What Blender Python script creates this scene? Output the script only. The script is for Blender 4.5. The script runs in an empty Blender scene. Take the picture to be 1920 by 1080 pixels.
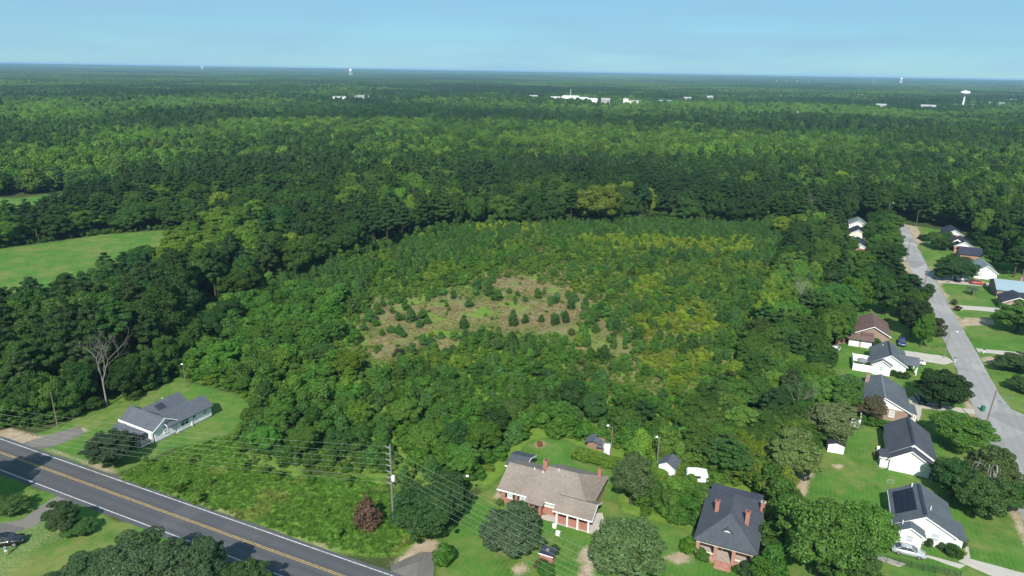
import bpy, bmesh, math, random
import numpy as np
from mathutils import Vector, Matrix

R = math.radians
SC = bpy.context.scene
COL = SC.collection

# ------------------------------------------------------------------ camera
CAM_H = 70.0
PITCH = math.atan(408 / 1280.0)
ROLL = R(0.95)
YAW = R(23.5)
FW = Vector((-math.sin(YAW), math.cos(YAW), 0)); RT = Vector((math.cos(YAW), math.sin(YAW), 0)); UPZ = Vector((0, 0, 1))
fwd = FW * math.cos(PITCH) - UPZ * math.sin(PITCH)
up0 = FW * math.sin(PITCH) + UPZ * math.cos(PITCH)
cr, sr = math.cos(ROLL), math.sin(ROLL)
cright = RT * cr + up0 * sr
cup = -RT * sr + up0 * cr
cam_d = bpy.data.cameras.new('camera'); cam = bpy.data.objects.new('camera', cam_d); COL.objects.link(cam)
cam_d.sensor_width = 36.0; cam_d.lens = 24.0; cam_d.clip_start = 1.0; cam_d.clip_end = 60000
m = Matrix((cright, cup, -fwd)).transposed().to_4x4(); m.translation = Vector((0, 0, CAM_H))
cam.matrix_world = m
SC.camera = cam

# ------------------------------------------------------------------ light
SUN_EL = 42.0
SHADOW_AZ = 15.0        # shadows fall this many degrees left of +Y
sd = Vector((-math.sin(R(SHADOW_AZ)) * math.cos(R(SUN_EL)), math.cos(R(SHADOW_AZ)) * math.cos(R(SUN_EL)), -math.sin(R(SUN_EL))))
sun_d = bpy.data.lights.new('sun', 'SUN'); sun = bpy.data.objects.new('sun', sun_d); COL.objects.link(sun)
sun_d.energy = 4.8; sun_d.angle = R(0.53); sun_d.color = (1.0, 0.95, 0.86)
sun.rotation_euler = sd.to_track_quat('-Z', 'Y').to_euler(); sun.location = (0, 0, 300)

world = bpy.data.worlds.new('World'); SC.world = world; world.use_nodes = True
wt = world.node_tree; wt.nodes.clear()
w_out = wt.nodes.new('ShaderNodeOutputWorld'); w_bg = wt.nodes.new('ShaderNodeBackground')
sky = wt.nodes.new('ShaderNodeTexSky'); sky.sky_type = 'NISHITA'; sky.sun_disc = False
sky.sun_elevation = R(SUN_EL); sky.sun_rotation = math.atan2(-sd.x, -sd.y)
sky.altitude = 70; sky.air_density = 0.9; sky.dust_density = 0.0; sky.ozone_density = 3.0
hs = wt.nodes.new('ShaderNodeHueSaturation'); hs.inputs['Saturation'].default_value = 1.1; hs.inputs['Value'].default_value = 1.0
mxc = wt.nodes.new('ShaderNodeMix'); mxc.data_type = 'RGBA'; mxc.blend_type = 'MULTIPLY'; mxc.inputs[0].default_value = 1.0
mxc.inputs[7].default_value = (0.50, 0.84, 0.96, 1)
# faint high cirrus streaks all round the sky
tcw = wt.nodes.new('ShaderNodeTexCoord'); mpw = wt.nodes.new('ShaderNodeMapping'); mpw.inputs['Scale'].default_value = (3, 3, 26)
nzw = wt.nodes.new('ShaderNodeTexNoise'); nzw.inputs['Scale'].default_value = 1.3; nzw.inputs['Detail'].default_value = 6
rpw = wt.nodes.new('ShaderNodeMapRange'); rpw.inputs[1].default_value = 0.3; rpw.inputs[2].default_value = 0.7; rpw.inputs[3].default_value = 0.58; rpw.inputs[4].default_value = 0.95
mxw = wt.nodes.new('ShaderNodeMix'); mxw.data_type = 'RGBA'; mxw.inputs[7].default_value = (3.05, 5.45, 7.3, 1)
L = wt.links.new
L(tcw.outputs['Generated'], mpw.inputs['Vector']); L(mpw.outputs[0], nzw.inputs['Vector']); L(nzw.outputs[0], rpw.inputs[0])
L(sky.outputs[0], hs.inputs['Color']); L(hs.outputs[0], mxc.inputs[6]); L(mxc.outputs[2], mxw.inputs[6]); L(rpw.outputs[0], mxw.inputs[0])
L(mxw.outputs[2], w_bg.inputs[0]); L(w_bg.outputs[0], w_out.inputs[0])
w_bg.inputs[1].default_value = 0.078

vs = SC.view_settings
vs.view_transform = 'Standard'; vs.look = 'None'; vs.exposure = 0.45; vs.gamma = 1.0; vs.use_curve_mapping = False
cy = SC.cycles
cy.max_bounces = 5; cy.diffuse_bounces = 3; cy.glossy_bounces = 2; cy.transmission_bounces = 3; cy.transparent_max_bounces = 6; cy.volume_bounces = 0
cy.use_denoising = True

# ------------------------------------------------------------------ helpers
def U(px, py, z=0.0):
    """a point of the photograph (1920 wide) on the level z, as seen from the drone"""
    u = (px - 960) / 1280.0; v = (540 - py) / 1280.0
    d = fwd + cright * u + cup * v
    t = (z - CAM_H) / d.z
    return (d.x * t, d.y * t)

def proj(x, y, z):
    """arrays -> photograph pixels and distance (used only to know what is in view)"""
    rx, ry, rz = x, y, z - CAM_H
    a = rx * fwd.x + ry * fwd.y + rz * fwd.z
    b = rx * cright.x + ry * cright.y + rz * cright.z
    c = rx * cup.x + ry * cup.y + rz * cup.z
    a2 = np.maximum(a, 1e-3)
    return 960 + 1280 * b / a2, 540 - 1280 * c / a2, a

def Up(pts, z=0.0): return [U(x, y, z) for x, y in pts]

def inpoly(P, poly):
    x, y = P[:, 0], P[:, 1]; r = np.zeros(len(P), bool)
    n = len(poly)
    for i in range(n):
        x0, y0 = poly[i]; x1, y1 = poly[(i + 1) % n]
        c = ((y0 > y) != (y1 > y))
        xx = (x1 - x0) * (y - y0) / ((y1 - y0) if y1 != y0 else 1e-9) + x0
        r ^= c & (x < xx)
    return r

def sdist(P, poly):
    """signed distance, positive inside"""
    d = np.full(len(P), 1e9); n = len(poly)
    for i in range(n):
        a = np.array(poly[i]); b = np.array(poly[(i + 1) % n]); ab = b - a
        t = np.clip(((P - a) @ ab) / max(ab @ ab, 1e-9), 0, 1)
        q = P - (a + t[:, None] * ab)
        d = np.minimum(d, np.sqrt((q * q).sum(1)))
    return np.where(inpoly(P, poly), d, -d)

def vnoise(P, scale, seed=0):
    """smooth value noise in 0..1"""
    q = P / scale; i = np.floor(q).astype(np.int64); f = q - i; f = f * f * (3 - 2 * f)
    def h(a, b):
        n = (a * 374761393 + b * 668265263 + seed * 974711) & 0x7fffffff
        n = ((n ^ (n >> 13)) * 1274126177) & 0x7fffffff
        return ((n ^ (n >> 16)) & 0xffff) / 65535.0
    a = h(i[:, 0], i[:, 1]); b = h(i[:, 0] + 1, i[:, 1]); c = h(i[:, 0], i[:, 1] + 1); d = h(i[:, 0] + 1, i[:, 1] + 1)
    return (a * (1 - f[:, 0]) + b * f[:, 0]) * (1 - f[:, 1]) + (c * (1 - f[:, 0]) + d * f[:, 0]) * f[:, 1]

def fnoise(P, scale, seed=0): return 0.6 * vnoise(P, scale, seed) + 0.28 * vnoise(P, scale * .45, seed + 5) + 0.12 * vnoise(P, scale * .2, seed + 9)

# ------------------------------------------------------------------ materials
MATS = {}
def newmat(name, rough=0.8, spec=0.3):
    mt = bpy.data.materials.new(name); mt.use_nodes = True; nt = mt.node_tree
    b = nt.nodes['Principled BSDF']; b.inputs['Roughness'].default_value = rough; b.inputs['Specular IOR Level'].default_value = spec
    MATS[name] = mt
    return mt, nt, b
def N(nt, t, **k):
    n = nt.nodes.new(t)
    for a, v in k.items():
        if a in n.inputs: n.inputs[a].default_value = v
        else: setattr(n, a, v)
    return n
def ramp(nt, stops):
    n = nt.nodes.new('ShaderNodeValToRGB'); e = n.color_ramp.elements
    while len(e) < len(stops): e.new(0.5)
    for i, (p, c) in enumerate(stops): e[i].position = p; e[i].color = (*c, 1) if len(c) == 3 else c
    return n
def mixc(nt, a, b, f, mode='MIX'):
    n = nt.nodes.new('ShaderNodeMix'); n.data_type = 'RGBA'; n.blend_type = mode
    for s, v in ((0, f), (6, a), (7, b)):
        if hasattr(v, 'is_output') or isinstance(v, bpy.types.NodeSocket): nt.links.new(v, n.inputs[s])
        elif s == 0: n.inputs[0].default_value = v
        else: n.inputs[s].default_value = (*v, 1) if len(v) == 3 else v
    return n.outputs[2]
def mathn(nt, op, a, b=0.0, c=None):
    n = nt.nodes.new('ShaderNodeMath'); n.operation = op
    for i, v in enumerate((a, b, c)):
        if v is None: continue
        if isinstance(v, bpy.types.NodeSocket): nt.links.new(v, n.inputs[i])
        else: n.inputs[i].default_value = v
    return n.outputs[0]
def noise(nt, scale, detail=4, vec=None, rough=0.55):
    n = N(nt, 'ShaderNodeTexNoise'); n.inputs['Scale'].default_value = scale; n.inputs['Detail'].default_value = detail; n.inputs['Roughness'].default_value = rough
    if vec is not None: nt.links.new(vec, n.inputs['Vector'])
    return n.outputs[0]
def objco(nt): return N(nt, 'ShaderNodeTexCoord').outputs['Object']
def geopos(nt): return N(nt, 'ShaderNodeNewGeometry').outputs['Position']
def mapr(nt, v, a, b, c=0.0, d=1.0):
    n = nt.nodes.new('ShaderNodeMapRange'); nt.links.new(v, n.inputs[0])
    for i, q in enumerate((a, b, c, d)): n.inputs[i + 1].default_value = q
    return n.outputs[0]
def bump(nt, b, h, dist=0.02, st=0.6):
    n = nt.nodes.new('ShaderNodeBump'); n.inputs['Strength'].default_value = st; n.inputs['Distance'].default_value = dist
    nt.links.new(h, n.inputs['Height']); nt.links.new(n.outputs[0], b.inputs['Normal'])

def plain(name, c, rough=0.7, spec=0.3, var=0.18, scale=1.5, metal=0.0):
    mt, nt, b = newmat(name, rough, spec)
    n = noise(nt, scale, 5, geopos(nt))
    col = mixc(nt, tuple(x * (1 - var) for x in c), tuple(min(1, x * (1 + var)) for x in c), n)
    nt.links.new(col, b.inputs['Base Color']); b.inputs['Metallic'].default_value = metal
    return mt
def shingle(name, c):
    mt, nt, b = newmat(name, 0.9, 0.15)
    p = geopos(nt)
    n1 = noise(nt, 0.25, 4, p); n2 = noise(nt, 9, 2, p)
    sp = N(nt, 'ShaderNodeSeparateXYZ'); nt.links.new(p, sp.inputs[0])
    row = mathn(nt, 'FRACT', mathn(nt, 'MULTIPLY', sp.outputs[2], 7.5))
    vor = N(nt, 'ShaderNodeTexVoronoi'); vor.inputs['Scale'].default_value = 3.2; nt.links.new(p, vor.inputs['Vector'])
    vv = N(nt, 'ShaderNodeSeparateColor'); nt.links.new(vor.outputs['Color'], vv.inputs[0])
    col = mixc(nt, tuple(x * .72 for x in c), tuple(x * 1.28 for x in c), mathn(nt, 'ADD', mathn(nt, 'MULTIPLY', mapr(nt, n1, .3, .7), .45), mathn(nt, 'ADD', mathn(nt, 'MULTIPLY', vv.outputs[0], .35), mathn(nt, 'MULTIPLY', n2, .2))))
    nt.links.new(col, b.inputs['Base Color'])
    bump(nt, b, row, 0.03, 0.5)
    return mt
def siding(name, c, dirt=0.12):
    mt, nt, b = newmat(name, 0.6, 0.3)
    p = geopos(nt); sp = N(nt, 'ShaderNodeSeparateXYZ'); nt.links.new(p, sp.inputs[0])
    row = mathn(nt, 'FRACT', mathn(nt, 'MULTIPLY', sp.outputs[2], 5.0))
    st = N(nt, 'ShaderNodeMapping'); st.inputs['Scale'].default_value = (1.2, 1.2, .25); nt.links.new(p, st.inputs['Vector'])
    n = noise(nt, 1.0, 5, st.outputs[0])
    col = mixc(nt, c, tuple(x * (1 - dirt * 2) for x in c), mapr(nt, n, .45, .8))
    nt.links.new(col, b.inputs['Base Color']); bump(nt, b, row, 0.03, 0.5)
    return mt
def brick(name, c1, c2, mortar):
    mt, nt, b = newmat(name, 0.9, 0.15)
    p = geopos(nt); sp = N(nt, 'ShaderNodeSeparateXYZ'); nt.links.new(p, sp.inputs[0])
    cb = N(nt, 'ShaderNodeCombineXYZ'); nt.links.new(mathn(nt, 'ADD', sp.outputs[0], sp.outputs[1]), cb.inputs[0]); nt.links.new(sp.outputs[2], cb.inputs[1])
    bt = N(nt, 'ShaderNodeTexBrick'); bt.inputs['Scale'].default_value = 1.0; bt.inputs['Brick Width'].default_value = 0.24; bt.inputs['Row Height'].default_value = 0.085
    bt.inputs['Mortar Size'].default_value = 0.008; bt.inputs['Color1'].default_value = (*c1, 1); bt.inputs['Color2'].default_value = (*c2, 1); bt.inputs['Mortar'].default_value = (*mortar, 1)
    nt.links.new(cb.outputs[0], bt.inputs['Vector'])
    n = noise(nt, 0.8, 5, p)
    col = mixc(nt, bt.outputs['Color'], tuple(x * .55 for x in c1), mapr(nt, n, .5, .85, 0, .5))
    nt.links.new(col, b.inputs['Base Color']); bump(nt, b, bt.outputs['Fac'], -0.01, 0.4)
    return mt

white_siding = siding('white_siding', (.80, .80, .78)); blue_siding = siding('pale_blue_siding', (.84, .80, .88))
cream_siding = siding('cream_siding', (.74, .70, .60)); tan_siding = siding('tan_siding', (.42, .34, .26))
white_paint = plain('white_paint', (.80, .80, .79), .5, .4, .05)
red_brick = brick('red_brick', (.36, .125, .085), (.30, .10, .07), (.42, .36, .31))
tan_brick = brick('tan_brick', (.30, .20, .145), (.24, .15, .11), (.40, .36, .31))
pink_brick = brick('weathered_red_brick', (.33, .14, .10), (.40, .20, .15), (.40, .34, .30))
roof_grey = shingle('grey_shingle', (.092, .102, .122)); roof_tan = shingle('weathered_tan_shingle', (.225, .187, .158))
roof_dark = shingle('charcoal_shingle', (.070, .078, .094)); roof_slate = shingle('slate_shingle', (.092, .106, .122)); roof_navy = shingle('near_black_shingle', (.036, .041, .060))
roof_brown = shingle('brown_shingle', (.135, .088, .078)); roof_green = shingle('grey_green_shingle', (.16, .20, .20)); roof_metal = plain('pale_blue_metal_roof', (.25, .33, .38), .5, .4, .08, .4)
glass = plain('window_glass', (.045, .055, .065), .08, .6, .3, .6); curtain = plain('curtained_glass', (.42, .46, .48), .15, .5, .12)
concrete = plain('concrete', (.42, .39, .345), .9, .2, .22, .45); wood = plain('weathered_wood', (.26, .16, .11), .85, .2, .3, 2.0)
pole_wood = plain('pole_wood', (.17, .145, .12), .9, .2, .25, 2.0); grey_pole = plain('galvanised_steel', (.25, .25, .245), .45, .5, .1, 1.0, .3)
wire_mat = plain('aluminium_wire', (.34, .37, .31), .5, .4, .05); dark_metal = plain('dark_metal', (.03, .03, .033), .5, .4, .2)
black_rubber = plain('tyre_rubber', (.02, .02, .02), .8, .2, .2); green_plastic = plain('green_plastic', (.02, .16, .11), .5, .4, .1)
solar_mat = plain('solar_cell', (.008, .009, .018), .35, .3, .2); skin = plain('skin', (.45, .28, .2), .6, .3, .05); cloth_blue = plain('blue_cloth', (.16, .24, .36), .9, .1, .1); cloth_white = plain('white_cloth', (.66, .64, .6), .9, .1, .1)
hair_mat = plain('dark_hair', (.03, .022, .018), .8, .2, .1); rust = plain('rusty_metal', (.14, .06, .035), .9, .2, .4, 4.0)

def carpaint(name, c, metal=0.0):
    mt, nt, b = newmat(name, .28, .5); b.inputs['Base Color'].default_value = (*c, 1); b.inputs['Metallic'].default_value = metal
    b.inputs['Coat Weight'].default_value = .6; b.inputs['Coat Roughness'].default_value = .06
    n = noise(nt, 2.0, 3, geopos(nt)); nt.links.new(mixc(nt, c, tuple(x * .86 for x in c), n), b.inputs['Base Color'])
    return mt
paint_silver = carpaint('silver_paint', (.50, .54, .56), .35); paint_white = carpaint('white_car_paint', (.78, .78, .78)); paint_red = carpaint('red_car_paint', (.42, .06, .03)); paint_blue = carpaint('blue_car_paint', (.02, .035, .17)); paint_black = carpaint('black_car_paint', (.012, .012, .014)); paint_grey = carpaint('grey_car_paint', (.25, .27, .30), .3)

def asphalt(name, c, patch, crack=0.0):
    mt, nt, b = newmat(name, .92, .2); p = geopos(nt)
    st = N(nt, 'ShaderNodeMapping'); st.inputs['Scale'].default_value = (.04, .6, 1) if crack == 0 else (.55, .06, 1); nt.links.new(p, st.inputs['Vector'])
    n1 = noise(nt, 1.0, 5, st.outputs[0]); n2 = noise(nt, .35, 6, p); n3 = noise(nt, 14, 2, p)
    col = mixc(nt, c, patch, mathn(nt, 'MULTIPLY', mapr(nt, n1, .35, .7), mapr(nt, n2, .3, .75)))
    col = mixc(nt, tuple(x * .7 for x in c), col, mapr(nt, n3, .2, .6, .45, 1))
    sp2 = N(nt, 'ShaderNodeSeparateXYZ'); nt.links.new(p, sp2.inputs[0])
    tr = mathn(nt, 'ABSOLUTE', mathn(nt, 'SINE', mathn(nt, 'MULTIPLY', sp2.outputs[0 if crack else 1], 1.75)))
    col = mixc(nt, col, tuple(x * (.80 if crack == 0 else .86) for x in c), mathn(nt, 'MULTIPLY', mapr(nt, tr, .55, 1, 0, .75), mapr(nt, n2, .25, .7, .3, 1)))
    vr = N(nt, 'ShaderNodeTexVoronoi'); vr.inputs['Scale'].default_value = .11; nt.links.new(p, vr.inputs['Vector']); vc = N(nt, 'ShaderNodeSeparateColor'); nt.links.new(vr.outputs['Color'], vc.inputs[0])
    col = mixc(nt, col, tuple(x * (1.22 if crack else 1.12) for x in patch), mapr(nt, vc.outputs[0], .62, .85, 0, .40 if crack else .25))
    if crack: col = mixc(nt, col, tuple(x * .70 for x in c), mapr(nt, vc.outputs[1], .70, .9, 0, .5))
    if crack:
        v = N(nt, 'ShaderNodeTexVoronoi', feature='DISTANCE_TO_EDGE'); v.inputs['Scale'].default_value = .28; nt.links.new(p, v.inputs['Vector'])
        col = mixc(nt, col, tuple(x * .45 for x in c), mapr(nt, v.outputs[0], .0, .018, crack, 0))
    nt.links.new(col, b.inputs['Base Color']); bump(nt, b, n3, .01, .4)
    return mt
road_mat = asphalt('dark_asphalt', (.082, .084, .092), (.115, .115, .120)); street_mat = asphalt('old_grey_asphalt', (.27, .265, .265), (.37, .35, .325), .4); drive_mat = asphalt('worn_drive_asphalt', (.13, .125, .12), (.20, .18, .155), .3)
line_white = plain('white_road_paint', (.62, .62, .60), .7, .2, .18, 1.2); line_yellow = plain('yellow_road_paint', (.50, .33, .09), .7, .2, .2, 1.2)
for mt_ in (line_white, line_yellow):      # worn paint: the asphalt shows through in places
    nt = mt_.node_tree; b = nt.nodes['Principled BSDF']; src = b.inputs['Base Color'].links[0].from_socket
    nt.links.new(mixc(nt, src, (.09, .09, .095), mapr(nt, noise(nt, 2.2, 6, geopos(nt), .7), .46, .66, .05, .75)), b.inputs['Base Color'])

# leaves: the colour of each plant comes from its own "tint"
def leafmat(name, trans=0.36, hue=(1.20, 1.10, .8)):
    mt = bpy.data.materials.new(name); mt.use_nodes = True; nt = mt.node_tree; nt.nodes.clear(); MATS[name] = mt
    o = N(nt, 'ShaderNodeOutputMaterial'); at = N(nt, 'ShaderNodeAttribute', attribute_name='tint', attribute_type='INSTANCER')
    g = N(nt, 'ShaderNodeNewGeometry')
    r1 = mapr(nt, g.outputs['Random Per Island'], 0, 1, .62, 1.38)
    base = mixc(nt, (0, 0, 0), at.outputs['Color'], 1.0)
    vm = N(nt, 'ShaderNodeVectorMath', operation='SCALE'); nt.links.new(base, vm.inputs[0]); nt.links.new(r1, vm.inputs['Scale'])
    warm = mixc(nt, vm.outputs[0], hue, 1.0, 'MULTIPLY')
    r2 = mathn(nt, 'FRACT', mathn(nt, 'MULTIPLY', g.outputs['Random Per Island'], 37.7))
    n = noise(nt, .35, 3, g.outputs['Position'])
    col = mixc(nt, vm.outputs[0], warm, mathn(nt, 'MULTIPLY', mapr(nt, n, .35, .7), mapr(nt, r2, .2, 1)))
    d = N(nt, 'ShaderNodeBsdfDiffuse'); t = N(nt, 'ShaderNodeBsdfTranslucent'); mx = N(nt, 'ShaderNodeMixShader'); mx.inputs[0].default_value = trans
    gl = N(nt, 'ShaderNodeBsdfGlossy'); gl.inputs['Roughness'].default_value = .45; gl.inputs['Color'].default_value = (.9, .95, 1, 1); mg = N(nt, 'ShaderNodeMixShader'); mg.inputs[0].default_value = .008
    nt.links.new(col, d.inputs[0]); nt.links.new(mixc(nt, col, (1.15, 1.2, .55), 1.0, 'MULTIPLY'), t.inputs[0])
    for a, b_ in ((d.outputs[0], mx.inputs[1]), (t.outputs[0], mx.inputs[2]), (mx.outputs[0], mg.inputs[1]), (gl.outputs[0], mg.inputs[2]), (mg.outputs[0], o.inputs[0])): nt.links.new(a, b_)
    return mt
leaf = leafmat('leaf'); bark = plain('bark', (.085, .065, .05), .95, .1, .35, 3.0); dead_bark = plain('bleached_dead_wood', (.24, .22, .20), .9, .1, .2, 2.0); grey_bark = plain('grey_bark', (.17, .15, .13), .95, .1, .3, 2.0)

# ------------------------------------------------------------------ mesh building
class MB:
    def __init__(s): s.v = []; s.f = []
    def add(s, vs, fs):
        o = len(s.v); s.v += [tuple(p) for p in vs]; s.f += [tuple(i + o for i in f) for f in fs]; return s
    def box(s, x0, x1, y0, y1, z0, z1):
        return s.add([(x0, y0, z0), (x1, y0, z0), (x1, y1, z0), (x0, y1, z0), (x0, y0, z1), (x1, y0, z1), (x1, y1, z1), (x0, y1, z1)],
                     [(0, 3, 2, 1), (4, 5, 6, 7), (0, 1, 5, 4), (1, 2, 6, 5), (2, 3, 7, 6), (3, 0, 4, 7)])
    def slab(s, top, t=.14):
        n = len(top); bot = [(p[0], p[1], p[2] - t) for p in top]
        return s.add(list(top) + bot, [tuple(range(n)), tuple(range(2 * n - 1, n - 1, -1))] + [(i, i + n, (i + 1) % n + n, (i + 1) % n) for i in range(n)])
    def prism(s, poly, ax, a, b):
        """polygon of (s, z) extruded along axis ax from a to b ('x': poly is (y,z); 'y': poly is (x,z))"""
        n = len(poly); mk = (lambda p, k: (k, p[0], p[1])) if ax == 'x' else (lambda p, k: (p[0], k, p[1]))
        return s.add([mk(p, a) for p in poly] + [mk(p, b) for p in poly], [tuple(range(n)), tuple(range(2 * n - 1, n - 1, -1))] + [(i, i + n, (i + 1) % n + n, (i + 1) % n) for i in range(n)])
    def tube(s, a, b, r0, r1=None, n=6):
        r1 = r0 if r1 is None else r1
        a = Vector(a); b = Vector(b); d = (b - a).normalized(); q = d.to_track_quat('Z', 'Y')
        vs = []
        for c, r in ((a, r0), (b, r1)):
            for i in range(n):
                t = 2 * math.pi * i / n; vs.append(c + q @ Vector((r * math.cos(t), r * math.sin(t), 0)))
        return s.add(vs, [(i, (i + 1) % n, (i + 1) % n + n, i + n) for i in range(n)] + [tuple(range(n - 1, -1, -1)), tuple(range(n, 2 * n))])
    def path(s, pts, rs, n=5):
        for i in range(len(pts) - 1): s.tube(pts[i], pts[i + 1], rs[i], rs[i + 1], n)
        return s
    def lathe(s, prof, c=(0, 0, 0), n=12):
        o = len(s.v)
        for r, z in prof:
            for i in range(n):
                t = 2 * math.pi * i / n; s.v.append((c[0] + r * math.cos(t), c[1] + r * math.sin(t), c[2] + z))
        for k in range(len(prof) - 1):
            for i in range(n):
                s.f.append((o + k * n + i, o + k * n + (i + 1) % n, o + (k + 1) * n + (i + 1) % n, o + (k + 1) * n + i))
        return s
    def mesh(s, name, mat, smooth=False):
        me = bpy.data.meshes.new(name); me.from_pydata(s.v, [], s.f)
        bm = bmesh.new(); bm.from_mesh(me); bmesh.ops.recalc_face_normals(bm, faces=bm.faces); bm.to_mesh(me); bm.free()
        if smooth: me.polygons.foreach_set('use_smooth', [True] * len(me.polygons))
        me.materials.append(mat); return me
    def build(s, name, mat, parent=None, smooth=False, label=None, loc=None):
        o = bpy.data.objects.new(name, s.mesh(name, mat, smooth)); COL.objects.link(o)
        if parent is not None: o.parent = parent
        if loc is not None: o.location = loc
        if label: o['label'] = label
        return o

def tag(o, label=None, cat=None, group=None, kind=None):
    if label: o['label'] = label
    if cat: o['category'] = cat
    if group: o['group'] = group
    if kind: o['kind'] = kind
    return o
def thing(name, label, cat, loc=(0, 0, 0), rz=0.0, group=None):
    o = bpy.data.objects.new(name, None); COL.objects.link(o); o.location = loc; o.rotation_euler = (0, 0, rz); o.empty_display_size = .5
    return tag(o, label, cat, group)
def link(name, me, parent=None, loc=(0, 0, 0), rz=0.0, scl=None):
    o = bpy.data.objects.new(name, me); COL.objects.link(o); o.location = loc; o.rotation_euler = (0, 0, rz)
    if parent is not None: o.parent = parent
    if scl is not None: o.scale = scl
    return o
def copy_tree(o, parent=None):
    c = o.copy(); COL.objects.link(c); c.parent = parent
    for ch in list(o.children): copy_tree(ch, c)
    return c

# ------------------------------------------------------------------ land use (outlines on the ground)
Z_HWY = [(-400, 60.2), (100, 60.2), (100, 69.0), (-400, 69.0)]
Z_PLANT = Up([(1400, 870), (1290, 832), (1160, 842), (1000, 812), (962, 838), (925, 880), (870, 925), (700, 892), (560, 880), (470, 860), (448, 800), (482, 765), (440, 735), (352, 712), (330, 690)]) + \
          [(-160, 133), (-157, 184), (-150, 225), (-139, 281), (-104, 302), (-72, 324), (-20, 343), (-4, 342), (-7, 250), (-9, 190), (-11, 150)]
Z_CLEAR = Up([(665, 612), (700, 575), (760, 552), (850, 545), (920, 522), (1000, 522), (1080, 540), (1115, 575), (1180, 638), (1232, 690), (1120, 692), (1060, 640), (960, 640), (850, 655), (760, 668), (700, 690)])
Z_OPEN = [Up(p) for p in ([(985, 470), (1030, 460), (1045, 478), (1000, 486)], [(1100, 490), (1145, 484), (1150, 502), (1110, 506)], [(1245, 500), (1300, 494), (1345, 505), (1340, 522), (1270, 516)], [(900, 520), (960, 505), (985, 525), (930, 545)], [(1080, 668), (1180, 650), (1235, 690), (1130, 700)])]
Z_GOLD = [Up(p) for p in ([(1195, 612), (1235, 575), (1300, 560), (1340, 610), (1318, 690), (1270, 730), (1215, 690)], [(1062, 447), (1180, 450), (1300, 456), (1425, 452), (1412, 478), (1290, 480), (1190, 474), (1070, 468)], [(890, 425), (945, 428), (935, 442), (895, 440)], [(975, 428), (1005, 428), (1004, 442), (978, 442)], [(1180, 540), (1230, 520), (1260, 560), (1200, 590)])]
Z_LAWN1 = Up([(40, 848), (60, 815), (105, 798), (190, 748), (300, 712), (338, 698), (352, 716), (440, 737), (486, 766), (470, 800), (330, 842), (225, 888), (160, 884), (80, 850)])
Z_LAWN2 = Up([(985, 830), (1040, 818), (1120, 850), (1158, 870), (1152, 920), (1165, 962), (1250, 985), (1300, 1000), (1330, 1110), (812, 1110), (826, 1010), (872, 955), (925, 905), (955, 880), (975, 850)])
Z_LAWNR = [(-8, 88), (4, 96), (5, 120), (8, 135), (12, 152), (11, 180), (13.5, 198), (15, 340), (20, 368), (40, 384), (40, 60), (0, 60)]
Z_LAWNE = [(46, 100), (46, 384), (68, 376), (76, 330), (82, 290), (90, 250), (120, 180), (120, 100)]
Z_FIELD1 = Up([(-260, 486), (0, 466), (190, 440), (310, 430), (350, 446), (300, 502), (150, 566), (0, 606), (-260, 680)])
Z_FIELD2 = Up([(-160, 374), (0, 370), (115, 361), (135, 374), (125, 396), (60, 422), (-160, 445)])
Z_TALL = Up([(486, 766), (455, 800), (472, 862), (560, 884), (700, 895), (830, 940), (822, 1005), (740, 1050), (640, 1042), (427, 972), (213, 902), (225, 886), (330, 842), (470, 800)])
Z_SOUTH = [(-400, -50), (110, -50), (110, 60.5), (-400, 60.5)]
Z_BELT = [(-10, 150), (-8, 190), (-6, 250), (-3, 342), (15, 352), (15.5, 330), (16, 300), (15, 205), (11.5, 196), (9.5, 178), (10, 156), (7, 138), (4, 124), (2.5, 112), (-2, 110), (-14, 117), (-16, 135)]
Z_THICK = Up([(1160, 905), (1175, 860), (1240, 835), (1320, 838), (1430, 862), (1480, 900), (1500, 935), (1450, 985), (1430, 925), (1345, 912), (1305, 985), (1240, 975), (1180, 955)])
Z_BACKY = Up([(1060, 830), (1160, 842), (1175, 860), (1160, 880), (1100, 850)])
Z_WEEDY = [(-50, 100), (-42, 86), (-30, 84), (12, 84), (12, 112), (4, 150), (-50, 150)]
S_STREET = [(40.0, 60), (40.0, 150), (39.9, 215), (39.4, 300), (39.6, 378), (41, 386), (46, 387), (46.2, 378), (45.9, 300), (46.2, 243), (46.6, 210), (46.8, 178), (47.6, 170), (52, 165.5), (140, 163), (140, 154), (53, 155), (47.6, 151.5), (46.8, 146), (46.8, 60)]

rng = np.random.default_rng(7)
def axis_coords(lo, hi, step, far, g=1.22):
    a = list(np.arange(lo, hi + .01, step)); s = step
    while a[-1] < far: s *= g; a.append(a[-1] + s)
    s = step; b = []; x = lo
    while x > -far: s *= g; x -= s; b.append(x)
    return np.array(b[::-1] + a)
gx = axis_coords(-300, 125, 1.5, 17000); gy = axis_coords(20, 400, 1.5, 17000)
GX, GY = np.meshgrid(gx, gy); P = np.stack([GX.ravel(), GY.ravel()], 1)
near = (np.abs(P[:, 0] + 90) < 460) & (P[:, 1] > -60) & (P[:, 1] < 480)
W = np.zeros((len(P), 4)); Q = P[near]; wb = (fnoise(Q, 5, 3) - .5) * 4.0
def wz(poly, soft=1.2, amp=1.0): return np.clip(.5 + (sdist(Q, poly) + wb * amp) / (2 * soft), 0, 1)
plant = wz(Z_PLANT); clear = wz(Z_CLEAR, 3.0, 2.2); gold = np.max([wz(p) for p in Z_GOLD], 0); opn = np.max([wz(p, 1.5, 1.5) for p in Z_OPEN], 0)
lawn = np.max([wz(p, .8, .5) for p in (Z_LAWN1, Z_LAWN2, Z_LAWNR, Z_LAWNE)] + [wz(Z_SOUTH, .4, .2)], 0)
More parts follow.
